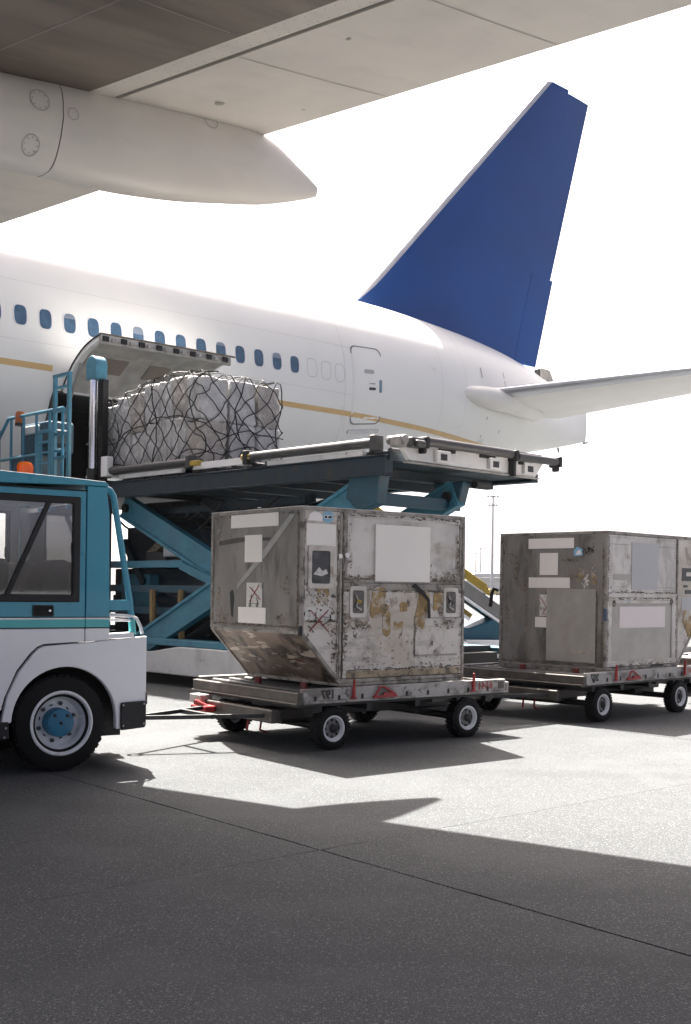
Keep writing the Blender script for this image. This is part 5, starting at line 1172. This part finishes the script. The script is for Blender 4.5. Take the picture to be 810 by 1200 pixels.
for c_ in ((.55, .68, -.06, .04, 3.24, 3.30), (.80, 1.1, -.05, .02, 3.18, 3.22), (1.6, 1.9, -.05, .02, 3.18, 3.22), (2.42, 2.7, -.05, .02, 3.16, 3.2)): MB().box(*c_).build('roller_clamp', 'black', ld)
MB().box(.6, 3.0, .02, .16, 3.325, 3.34).build('end_stop', 'black', ld)
# corner casting
m = MB(); m.box(.03, .16, -.10, .08, 3.17, 3.30); m.tube((.10, -.13, 3.26), (.10, .16, 3.26), .058, 14); m.build('corner_block', 'dolly_grey2', ld, bevel=.012)
m = MB(); m.box(.20, .42, -.14, .06, 3.18, 3.30); m.tube((.24, -.15, 3.22), (.40, -.15, 3.22), .05, 10); m.build('corner_clamp', 'roller', ld, bevel=.012)
# side guide rollers facing the near side
for y0, y1, z in ((.30, 2.66, 3.235), (4.05, 6.25, 3.27)):
    MB().tube((-.02, y0, z), (-.02, y1, z), .062 if y0 < 1 else .055, 14).build('guide_roller', 'roller', ld, smooth=True)
    MB().box(-.01, .06, y0 + .2, y1 - .35, z - .14, z - .075).build('guide_plate', 'loader_white', ld)
    for y in (y0 - .04, y1 + .04): MB().box(-.09, .07, y - .05, y + .05, z - .10, z + .09).build('guide_bracket', 'black' if y > 1 and y < 3 else 'roller', ld, bevel=.01)
MB().box(-.01, .05, 2.72, 3.98, 3.15, 3.245).build('side_guide', 'win_frame', ld)
for y in (2.74, 3.92): MB().box(-.08, .04, y - .14, y + .06, 3.20, 3.27).build('guide_latch', 'yellow', ld, bevel=.01)
# scissors: two pairs of arms with a flange on each
def arm(x, p, q, h_, w_=.13, nm='scissor_arm'):
    p = Vector((x, *p)); q = Vector((x, *q)); d = (q - p).normalized(); up = Vector((1, 0, 0)).cross(d); up = up if up.z > 0 else -up
    m = MB(); m.beam(p, q, w_, h_, up, ext=.12); a = m.build(nm, 'loader_blue', ld, bevel=.012, seg=2)
    m = MB()
    for s_ in (-1, 1):
        m2 = MB(); m2.beam(p + up * s_ * (h_ / 2 - .02) - Vector((w_ / 2 + .014, 0, 0)), q + up * s_ * (h_ / 2 - .02) - Vector((w_ / 2 + .014, 0, 0)), .03, .05, up, ext=.10); m2.build('arm_flange', 'loader_blue', a, bevel=.004)
    for e in (p, q): MB().tube(e - Vector((w_ / 2 + .05, 0, 0)), e + Vector((w_ / 2 + .05, 0, 0)), .07, 14).build('pivot_pin', 'black', a, smooth=True)
    return a
A1, A2 = (.55, 2.70), (5.75, .42)
B1, B2 = (6.15, 2.70), (.75, .48)
for x0 in (.16, 1.72):
    arm(x0, A1, A2, .36); arm(x0 + .20, B1, B2, .36)
MB().tube((.1, 3.4, 1.52), (2.6, 3.4, 1.52), .09, 14).build('pivot_shaft', 'loader_dark', ld, smooth=True)
MB().beam((.2, .62, 2.60), (1.9, .62, 2.60), .18, .15).build('torsion_beam', 'loader_blue_shade', ld, bevel=.01)
m = MB(); m.prism([(.22, 2.95), (.42, 3.0), (.75, 2.98), (.85, 2.6), (.62, 2.42), (.30, 2.50)], 'x', .04, .22); m.build('arm_knuckle', 'loader_blue_shade', ld, bevel=.015)
m = MB(); m.prism([(.30, 2.90), (.85, 2.90), (.75, 2.55), (.40, 2.58)], 'x', 1.68, 1.84); m.build('arm_knuckle', 'loader_blue_shade', ld, bevel=.015)
MB().tube((1.80, .22, 2.86), (2.08, .22, 2.86), .055, 14).build('cam_roller', 'black', ld, smooth=True)
# lift cylinders and hoses
for x in (.75, 1.75):
    MB().tube((x, 5.2, .55), (x, 3.0, 1.55), .085, 12).build('lift_cylinder', 'loader_dark', ld, smooth=True)
    MB().tube((x, 3.0, 1.55), (x, 1.7, 2.14), .045, 12).build('lift_rod', 'chrome', ld, smooth=True)
for k in range(7):
    y0 = 3.4 + k * .42; pts = [(.45 + .1 * (k % 3), y0 + .12 * math.sin(i * 1.1 + k), 2.72 - .55 * math.sin(math.pi * i / 8) * (.5 + .12 * (k % 4))) if True else 0 for i in range(9)]
    pts = [(x, y0 + .22 * i - .8, z) for i, (x, y, z) in enumerate(pts)]
    MB().path(pts, .018, 6).build('hydraulic_hose', 'black', ld, smooth=True)
# under-deck braces
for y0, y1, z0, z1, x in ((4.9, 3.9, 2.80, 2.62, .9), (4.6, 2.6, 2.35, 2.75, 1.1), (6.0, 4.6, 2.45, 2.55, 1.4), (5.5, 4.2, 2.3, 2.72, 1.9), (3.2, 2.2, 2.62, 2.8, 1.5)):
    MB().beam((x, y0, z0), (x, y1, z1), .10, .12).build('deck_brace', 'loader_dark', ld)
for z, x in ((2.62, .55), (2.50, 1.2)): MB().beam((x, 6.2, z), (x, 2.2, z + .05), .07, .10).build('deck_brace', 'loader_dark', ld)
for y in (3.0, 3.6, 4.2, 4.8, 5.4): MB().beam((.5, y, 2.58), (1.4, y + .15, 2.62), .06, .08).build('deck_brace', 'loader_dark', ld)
# chassis
for x in (-.08, WX - .45):
    m = MB(); m.prism([(2.0, .17), (5.9, .17), (9.6, .20), (9.6, .50), (5.0, .47), (4.75, .50), (4.2, .58), (2.0, .58)], 'x', x, x + .40); m.build('outrigger_beam', 'loader_white', ld, bevel=.012)
    m = MB(); m.box(x + .05, x + .35, .3, 10.2, .585, .68); m.build('chassis_rail', 'loader_blue', ld, bevel=.01)
m = MB(); m.box(.4, WX - .5, .4, 10.0, .42, .62); m.build('chassis_floor', 'black', ld)
for y in (.6, 2.6, 4.8, 7.2, 9.5): MB().box(.3, WX - .4, y, y + .16, .50, .70).build('chassis_beam', 'loader_dark', ld)
for y in (3.80, 8.3):
    for x in (.52, WX - .85):
        t = MB().lathe([(.20, .0), (.30, -.01), (.44, .0), (.48, .04), (.48, .26), (.44, .30), (.30, .31), (.20, .30)], (0, 0, 0), 'x', 36, False)
        for q in range(34):
            a = 2 * math.pi * q / 34; c = Vector((0, math.cos(a), math.sin(a))); t.beam(c * .475 + Vector((.02, 0, 0)), c * .475 + Vector((.28, 0, 0)), .045, .035, c)
        t_ = t.build('wheel', 'rubber', ld, smooth=True, angle=30); t_.location = (x, y, .50)
        MB().lathe([(0, .05), (.10, .05), (.18, .08), (.205, .01), (.205, .29), (0, .29)], (0, 0, 0), 'x', 24).build('rim', 'loader_white', t_, smooth=True)
# rails, ledges, engine boxes and posts in the frame
for z, x, m_ in ((1.80, .25, 'loader_blue'), (1.42, .25, 'loader_blue'), (1.08, .30, 'loader_blue'), (1.60, .9, 'loader_dark'), (1.25, .8, 'loader_dark')):
    MB().box(x, x + .12, 3.85 if z < 1.7 else 4.55, 7.3, z - .055, z + .055).build('side_rail', 'loader_blue_shade' if m_ == 'loader_blue' and z < 1.7 else m_, ld, bevel=.006)  # lower rails use the darkened blue, with shadow painted into it
for a, b_ in (((.28, 4.6, 1.78), (.28, 3.5, 1.44)), ((.28, 3.9, 1.42), (.9, 3.0, 1.25)), ((.7, 6.8, 2.2), (.7, 6.2, 1.5)), ((.9, 6.5, 1.9), (.9, 5.5, 2.3)), ((.8, 5.1, 2.6), (.8, 4.85, 1.85))):
    MB().beam(a, b_, .10, .12).build('frame_strut', 'loader_dark' if a[0] > .3 else 'loader_blue', ld)
for y in (5.22, 4.48):
    m = MB(); m.path([(.20, y, .40), (.20, y + .01, .9), (.20, y + .03, 1.36), (.21, y + .03, 1.40)], .052, 8); m.build('wooden_post', 'wood', ld, smooth=True)
for x0, x1, y0, y1, z0, z1, m_ in ((1.0, 2.2, 5.25, 7.2, 1.76, 2.45, 'loader_dark'), (1.3, 2.2, 5.6, 7.2, 2.46, 2.88, 'black'), (.9, 2.6, 5.9, 7.4, .7, 1.75, 'loader_dark'), (1.2, 2.6, 4.2, 5.6, .7, 1.15, 'black'), (.7, 1.0, 6.1, 6.9, 1.1, 1.65, 'loader_blue')):
    MB().box(x0, x1, y0, y1, z0, z1).build('engine_box', m_, ld, bevel=.015)
m = MB(); m.path([(.6, 5.9, 1.95), (.6, 5.55, 2.15), (.6, 5.2, 2.05), (.6, 5.0, 2.2)], .09, 8); m.build('air_duct', 'brown', ld, smooth=True)
MB().box(.45, .75, 5.0, 5.35, 1.92, 2.08).build('valve_block', 'loader_white', ld, bevel=.01)
MB().box(.5, .95, 5.35, 5.9, 1.85, 2.0).build('grey_box', 'roller', ld, bevel=.01)
# front lift column with chrome ram
m = MB(); cz = [(-.145, 4.74), (.145, 4.74), (.145, 4.98)] + [(.145 * math.cos(q), 4.98 + .145 * math.sin(q)) for q in [R(a) for a in range(0, 181, 15)]] + [(-.145, 4.98)]
m.prism([(6.52 + y * 1.0, z) for y, z in cz], 'x', -.17, .05); m.build('column_cap', 'loader_blue', ld, bevel=.03, seg=3)
MB().tube((-.11, 6.52, 3.30), (-.11, 6.52, 4.74), .062, 20).build('lift_ram', 'chrome', ld, smooth=True)
for y in (6.385, 6.655):
    m = MB(); m.box(-.06, .04, y - .065, y + .065, 3.0, 4.74); k_ = m.build('chain_guide', 'black', ld)
    for k in range(34): MB().box(-.075, -.0605, y - .05, y + .05, 3.2 + k * .044, 3.222 + k * .044).build('chain_link', 'dark_int', k_)
MB().tube((-.11, 6.52, 2.6), (-.11, 6.52, 3.32), .090, 18).build('ram_collar', 'black', ld, smooth=True)
m = MB(); m.box(-.12, .12, 6.30, 6.74, .6, 3.0); m.build('column_post', 'loader_dark', ld)
MB().box(-.10, .02, 6.12, 6.30, 3.18, 3.50).build('column_bracket', 'win_frame', ld, bevel=.01)
# front bridge platform
m = MB(); m.box(.1, WX - .1, 6.75, 10.9, 3.0, 3.12); m.build('bridge_deck', 'loader_dark', ld)
m = MB(); m.box(.0, .12, 6.75, 10.3, 2.86, 3.1); m.build('bridge_beam', 'loader_blue_shade', ld, bevel=.008)
m = MB(); m.box(.2, .4, 6.9, 10.0, .7, 3.0); m.build('bridge_mast', 'loader_dark', ld)
# access ladders
def ladder(x, y0, y1, z0, z1, n):
    m = MB()
    for y in (y0, y1): m.box(x - .03, x + .03, y - .035, y + .035, z0, z1)
    l_ = m.build('ladder', 'loader_blue', ld, bevel=.006)
    for k in range(n): 
        z = z0 + (z1 - z0) * (k + .55) / n
        MB().box(x - .03, x + .03, y0 + .036, y1 - .036, z - .018, z + .018).build('rung', 'loader_blue', l_)
    MB().box(x - .032, x + .032, y0 - .036, y1 + .036, z1 + .001, z1 + .05).build('ladder_top', 'loader_blue', l_)
ladder(-.02, 7.42, 7.88, 2.6, 4.95, 6); ladder(-.16, 7.75, 8.12, 2.6, 4.02, 4)
# operator platform
opz = 2.95
m = MB(); m.box(-.95, .05, 8.0, 10.6, opz - .08, opz); m.build('operator_platform', 'loader_blue_shade', ld)
rl = MB()
for y in (7.62, 8.05, 8.5, 8.95, 9.4, 9.85, 10.3): rl.tube((-.02, y, opz), (-.02, y, 4.42 if y < 9.8 else 4.25), .026, 8)
rl.tube((-.02, 7.6, 4.42), (-.02, 9.5, 4.42), .03, 8); rl.tube((-.02, 7.6, 3.72), (-.02, 10.6, 3.68), .026, 8); rl.tube((-.02, 9.5, 4.42), (-.02, 10.7, 3.3), .03, 8)
rl.build('platform_railing', 'loader_blue', ld, smooth=True)
m = MB(); m.box(-.01, .6, 8.6, 9.5, 2.95, 3.75); m.box(.1, .6, 8.3, 9.3, 3.75, 4.30); m.build('control_console', 'loader_blue_shade', ld, bevel=.03)
MB().box(.0, .4, 8.0, 8.5, 3.85, 4.12).build('control_box', 'loader_dark', ld, bevel=.03)
MB().box(.05, .5, 8.6, 9.1, 4.10, 4.25).build('control_panel', 'loader_white', ld, bevel=.02)
MB().lathe([(.09, 0), (.09, .05), (0, .05)], (-.0, 9.12, 4.26), 'z', 14).build('beacon_base', 'black', ld, smooth=True)
MB().lathe([(.085, .05), (.085, .20), (.07, .25), (.0, .26)], (-.0, 9.12, 4.26), 'z', 16).build('beacon_lens', mat('orange_lens_dull', (.35, .09, .02), .3), ld, smooth=True)

# ================================================================== NETTED CARGO PALLET
pal = thing('netted_pallet', 'pallet of plastic-wrapped boxes under a black cargo net on the raised loader', 'cargo pallet', LO, LY)
PX0, PX1, PY0, PY1, PZ = .12, 1.68, 4.0, 6.95, 3.21
MB().box(PX0 - .06, PX1 + .06, PY0 - .06, PY1 + .06, PZ, PZ + .04).build('pallet_sheet', 'steel', pal, bevel=.005)
def topz(y):
    # profile along the pallet: low at the hold end, full in the middle
    return herm([(3.9, 1.30), (4.2, 1.33), (4.6, 1.35), (5.2, 1.31), (5.8, 1.22), (6.4, 1.12), (7.0, 1.02)], y, 1)
def cargo_box(x0, x1, y0, y1, z0, z1, m, seed):
    # soft block under film: subdivided, rounded and crumpled
    n = 22; mb = MB(); cx, cy, cz = (x0 + x1) / 2, (y0 + y1) / 2, (z0 + z1) / 2; hx, hy, hz_ = (x1 - x0) / 2, (y1 - y0) / 2, (z1 - z0) / 2; r = .04
    def pt(d):
        d = Vector(d); q = Vector((d.x * hx, d.y * hy, d.z * hz_)); inn = Vector((max(-hx + r, min(hx - r, q.x)), max(-hy + r, min(hy - r, q.y)), max(-hz_ + r, min(hz_ - r, q.z))))
        e = q - inn
        if e.length > 1e-6: q = inn + e.normalized() * r
        p = q + Vector((cx, cy, cz)); nr = Vector((d.x**5, d.y**5, d.z**5)).normalized()
        k = .016 * noise.noise(p * 2.4 + Vector((seed, 0, 0))) + .020 * noise.noise(Vector((p.x * 7, p.y * 7, p.z * 3.5)) + Vector((0, seed, 0))) - .030 * abs(noise.noise(Vector((p.x * 9 + p.z * 3, p.y * 9 - p.z * 4, p.z * 4.5)) + Vector((seed, 3, 0)))) - .018 * abs(noise.noise(Vector((p.x * 17 - p.z * 8, p.y * 19 + p.z * 7, p.z * 9)) + Vector((seed, 9, 2))))
        return p + nr * k
    for ax in range(3):
        for sg in (-1, 1):
            o = len(mb.v)
            for j in range(n + 1):
                for i in range(n + 1):
                    a = -1 + 2 * i / n; b = -1 + 2 * j / n; d = [0, 0, 0]; d[ax] = sg; d[(ax + 1) % 3] = a; d[(ax + 2) % 3] = b; mb.v.append(tuple(pt(d)))
            for j in range(n):
                for i in range(n):
                    q = o + j * (n + 1) + i; mb.f.append((q, q + 1, q + n + 2, q + n + 1))
    ob = mb.build('wrapped_box', m, pal, smooth=False)
    bm = bmesh.new(); bm.from_mesh(ob.data); bmesh.ops.remove_doubles(bm, verts=bm.verts, dist=.0005); bmesh.ops.recalc_face_normals(bm, faces=bm.faces); bm.to_mesh(ob.data); bm.free()
    ob.data.polygons.foreach_set('use_smooth', [True] * len(ob.data.polygons))
    return ob
ys = [PY0, 4.36, 4.74, 5.10, 5.48, 5.86, 6.22, 6.58, PY1]
k = 0
for i in range(len(ys) - 1):
    y0, y1 = ys[i], ys[i + 1]; zt = PZ + .04 + topz((y0 + y1) / 2) + rnd(-.03, .03); zm = PZ + .04 + (zt - PZ) * rnd(.42, .58)
    for x0, x1 in ((PX0, .66), (.64, 1.20), (1.18, PX1)):
        cargo_box(x0 + rnd(0, .03), x1 - rnd(0, .03), y0 - .01, y1 + .01, PZ + .04, zm, 'wrap' if k % 7 else 'wrap2', k * 3.1); k += 1
        cargo_box(x0 + rnd(0, .03), x1 - rnd(0, .03), y0 - .01, y1 + .01, zm - .02, zt, 'wrap2' if (i == 1 or k % 5 == 0) else 'wrap', k * 3.1 + 1); k += 1
# net: diagonal ropes over the unrolled faces, pulled in to the load
def net_pt(u, v):
    # u runs round the load (0 at the near corner, + along the end face to the right, - along the near side), v from the pallet up and over the top
    if u < 0: y = PY0 - u; x = PX0; nrm = Vector((-1, 0, 0))
    else: y = PY0; x = PX0 + u; nrm = Vector((0, -1, 0))
    zt = topz(min(max(y, PY0), PY1)) + .06
    if v <= zt: p = Vector((x, y, PZ + .03 + v)); off = .045
    else:
        over = v - zt; p = Vector((x, y, PZ + .03 + zt)) - nrm * over; off = .02; nrm = Vector((0, 0, 1))
        if u < 0: p.z = PZ + .03 + topz(y) + .06
    w_ = .030 * noise.noise(p * 3.1) + .02 * noise.noise(p * 9)
    return p + nrm * (off + w_)
def warp(u, v):
    return u + .15 * noise.noise(Vector((u * 1.6, v * 1.6, 4))) + .03 * noise.noise(Vector((u * 6, v * 6, 1))), v + .13 * noise.noise(Vector((u * 1.6, v * 1.6, 9))) + .03 * noise.noise(Vector((u * 6, v * 6, 7)))
net = MB()
umin, umax, vmax = -(PY1 - PY0), PX1 - PX0, 1.75
stp = .36
for sgn in (1, -1):
    k = -20
    while k < 30:
        c = k * stp; pts = []; k += 1
        nst = 60
        for i in range(nst + 1):
            v = vmax * i / nst; u = c + sgn * v * .95 - (sgn > 0) * 1.6 - .0
            if umin <= u <= umax:
                uu, vv = warp(u, v); uu = max(umin, min(umax, uu)); pts.append(net_pt(uu, max(.0, vv)))
            else:
                if len(pts) > 2: net.path(pts, .0085, 5)
                pts = []
        if len(pts) > 2: net.path(pts, .0085, 5)
for v0 in (.14, .62):
    pts = []
    for i in range(90):
        u = umin + (umax - umin) * i / 89; pts.append(net_pt(*warp(u, v0 + .12 * math.sin(u * 1.7 + v0 * 5))))
    net.path(pts, .009, 5)
for u0 in (-2.2, -1.1, -.06, .70, 1.48):
    pts = [net_pt(*warp(u0 + .10 * math.sin(i * .3 + u0), vmax * i / 30)) for i in range(31)]
    net.path(pts, .010, 5)
net.build('cargo_net', 'net', pal, kind='stuff')
kn = MB()
for k in range(16):
    u = umin + (umax - umin) * (k + .5) / 16; p = net_pt(u, .05); kn.lathe([(0, -.03), (.03, -.015), (.035, .01), (0, .03)], p, 'z', 8)
kn.build('net_hooks', 'black', pal, kind='stuff')

# ================================================================== BELT LOADER between the two containers
BL = thing('belt_loader', 'blue belt loader with yellow side rail and sloping belt, half hidden between the containers', 'belt loader', (2.15, 20.0, 0), 8.0)
def bp_(x, z): return (x, z)
sl_ = -.66
def zb(x): return 1.30 + sl_ * (x - .2)
m = MB(); m.prism([(-2.2, zb(-2.2) - .10), (2.1, zb(2.1) - .10), (2.1, zb(2.1) + .16), (-2.2, zb(-2.2) + .16)], 'y', .0, .12); m.build('boom_side', mat('boom_grey', (.20, .195, .185), .5, var=.12), BL, bevel=.01)
m = MB(); m.prism([(-2.2, zb(-2.2) - .10), (2.1, zb(2.1) - .10), (2.1, zb(2.1) + .16), (-2.2, zb(-2.2) + .16)], 'y', .80, .92); m.build('boom_side', 'roller', BL, bevel=.01)
m = MB(); m.prism([(-2.2, zb(-2.2) + .02), (2.1, zb(2.1) + .02), (2.1, zb(2.1) + .08), (-2.2, zb(-2.2) + .08)], 'y', .12, .80); m.build('belt', 'black', BL)
m = MB(); m.prism([(-2.2, zb(-2.2) - .16), (2.1, zb(2.1) - .16), (2.1, zb(2.1) - .11), (-2.2, zb(-2.2) - .11)], 'y', -.02, .13); m.build('boom_lip', 'tractor_white', BL)
m = MB(); m.prism([(-2.0, zb(-2.0) + .20), (.42, zb(.42) + .20), (.34, zb(.42) + .42), (-2.0, zb(-2.0) + .40)], 'y', .02, .08); m.build('guard_rail', 'yellow', BL, bevel=.01)
m = MB(); m.beam((-.9, .3, zb(-.9) - .30), (.12, .3, zb(.12) - .36), .08, .10); m.build('lift_link', 'yellow', BL)
m = MB(); m.beam((-.9, .1, zb(-.9) - .40), (.05, .1, zb(.05) - .45), .06, .05); m.build('lift_rod', 'tractor_white', BL)
m = MB(); m.prism([(-1.6, .45), (1.3, .45), (1.3, .62), (.55, .98), (.05, .80), (-1.6, .86)], 'y', .1, 1.0); m.build('body', mat('belt_loader_blue', (.012, .10, .16), .4, var=.1), BL, bevel=.02)
m = MB(); m.box(-.06, .60, -.12, .09, .28, .60); cb = m.build('cabinet', 'tractor_white', BL, bevel=.015)
MB().box(-.06, .60, -.10, .09, .06, .24).build('skirt', 'tractor_white', BL, bevel=.01)
MB().box(.33, .58, -.124, -.1205, .36, .50).build('grille', 'black', cb)
for k in range(3): MB().box(.34, .57, -.130, -.1245, .375 + k * .042, .395 + k * .042).build('grille_slat', 'roller', cb)
MB().box(.10, .12, -.13, -.1205, .40, .52).build('cabinet_handle', 'black', cb)
for x in (-1.2, .95):
    for y in (.0, .95):
        w_ = MB().lathe([(.1, .0), (.22, -.01), (.27, .03), (.27, .15), (.22, .19), (.1, .18)], (x, y, .27), 'y', 28, False).build('wheel', 'rubber', BL, smooth=True)
        MB().lathe([(0, .02), (.11, .02), (.12, .04)], (x, y - .015, .27), 'y', 18).build('rim', 'rim', w_, smooth=True)
m = MB(); m.prism([(-.95, .66), (-.35, .66 - .02), (.52, .10), (.28, .06)], 'y', -1.0, -.5); ft = m.build('boarding_ramp', 'tractor_white', BL, bevel=.008)
m = MB(); m.beam((-.9, -1.02, .80), (.60, -1.02, .12), .05, .05); m.build('ramp_rail', 'black', ft)
MB().box(-1.1, .2, -1.0, -.4, .08, .26).build('ramp_base', 'loader_blue', BL)

# ================================================================== FAR APRON
def mast(x, y, h_, r, label, arms):
    t = thing('floodlight_mast', label, 'light mast', (x, y, 0))
    MB().tube((0, 0, 0), (0, 0, h_), r, 10, r * .55).build('pole', 'mast', t, smooth=True)
    for dz, w_ in arms:
        MB().box(-w_ / 2, w_ / 2, -.12, .12, h_ - dz - .12, h_ - dz + .12).build('cross_arm', 'mast', t)
        for k in range(4): MB().box(-w_ / 2 + w_ * (k + .1) / 4, -w_ / 2 + w_ * (k + .8) / 4, -.35, .35, h_ - dz + .14, h_ - dz + .55).build('floodlight', 'mast', t)
    return t
mast(51.2, 400, 34.8, .55, 'tall grey floodlight mast with two cross arms, right of the near container', ((.6, 4.4), (3.6, 3.4)))
mast(91.0, 800, 28, .6, 'thin distant mast, the shorter and left one of the far pair', ((.5, 3.0),))
mast(94.2, 800, 31.5, .6, 'thin distant mast with a wide top, right one of the far pair', ((.5, 9.0),))
sh = thing('cargo_shed', 'long pale grey cargo shed on the horizon behind the belt loader', 'shed', (20, 430, 0))
for k in range(30): MB().box(k * 5 + .06, k * 5 + 4.94, 0, 12, 0, 4.8).build('wall_panel', 'far_grey', sh)
MB().box(-.5, 150.5, -.4, 12.5, 4.8, 5.1).build('roof', 'far_roof', sh)
for k in range(6): MB().box(8 + 24 * k, 12 + 24 * k, -.1, 0, 0, 3.6).build('shed_door', 'far_roof', sh)
cn = thing('canopy_building', 'pale flat canopy roof rising over the far shed, beside the tall mast', 'building', (56, 520, 0))
MB().add([(-1, 0, 7.5), (40, 0, 7.5), (40, 14, 8.3), (-1, 14, 8.3), (3, 0, 9.2), (40, 0, 10.4), (40, 14, 10.6), (3, 14, 9.6)], [(0, 1, 2, 3), (4, 5, 6, 7), (0, 1, 5, 4), (1, 2, 6, 5), (2, 3, 7, 6), (3, 0, 4, 7)]).build('roof', 'far_roof', cn)
for k in range(5): MB().box(2 + 9 * k, 2.6 + 9 * k, 3, 3.6, 0, 7.6).build('column', 'far_grey', cn)
MB().box(4, 40, 6, 13, 0, 7.4).build('wall', 'far_grey', cn)
for i, (x, y, w_, h_, m_) in enumerate(((43.2, 360, 2.2, 1.7, 'far_dark'), (46.6, 372, 3.6, 2.1, 'yellow'), (50.5, 380, 2.6, 2.2, 'far_dark'))):
    t = thing('service_vehicle', ('dark low service vehicle at the far shed, left end', 'small yellow service vehicle parked before the far shed', 'dark van at the foot of the tall mast')[i], 'vehicle', (x, y, 0), 10 * i)
    MB().prism([(0, .35), (w_, .35), (w_, h_ * .6), (w_ * .72, h_ * .62), (w_ * .6, h_), (w_ * .1, h_), (0, h_ * .8)], 'y', 0, 1.7).build('body', m_, t, bevel=.08)
    for x_ in (w_ * .2, w_ * .78): MB().lathe([(0, -.1), (.33, -.1), (.36, 0), (.33, .1), (0, .1)], (x_, 0, .36), 'y', 14).build('wheel', 'rubber', t)

# ================================================================== AIR
hm = bpy.data.materials.new('haze_air'); hm.use_nodes = True
hn = hm.node_tree.nodes; hn.remove(hn['Principled BSDF'])
pv = hn.new('ShaderNodeVolumePrincipled'); pv.inputs['Color'].default_value = (0.93, 0.96, 1.0, 1); pv.inputs['Density'].default_value = 0.00011; pv.inputs['Anisotropy'].default_value = 0.2
hm.node_tree.links.new(pv.outputs[0], hn['Material Output'].inputs['Volume'])
M['haze'] = hm
MB().box(-902, 1102, -122, 1502, -1.05, 40).build('haze', 'haze', kind='stuff')
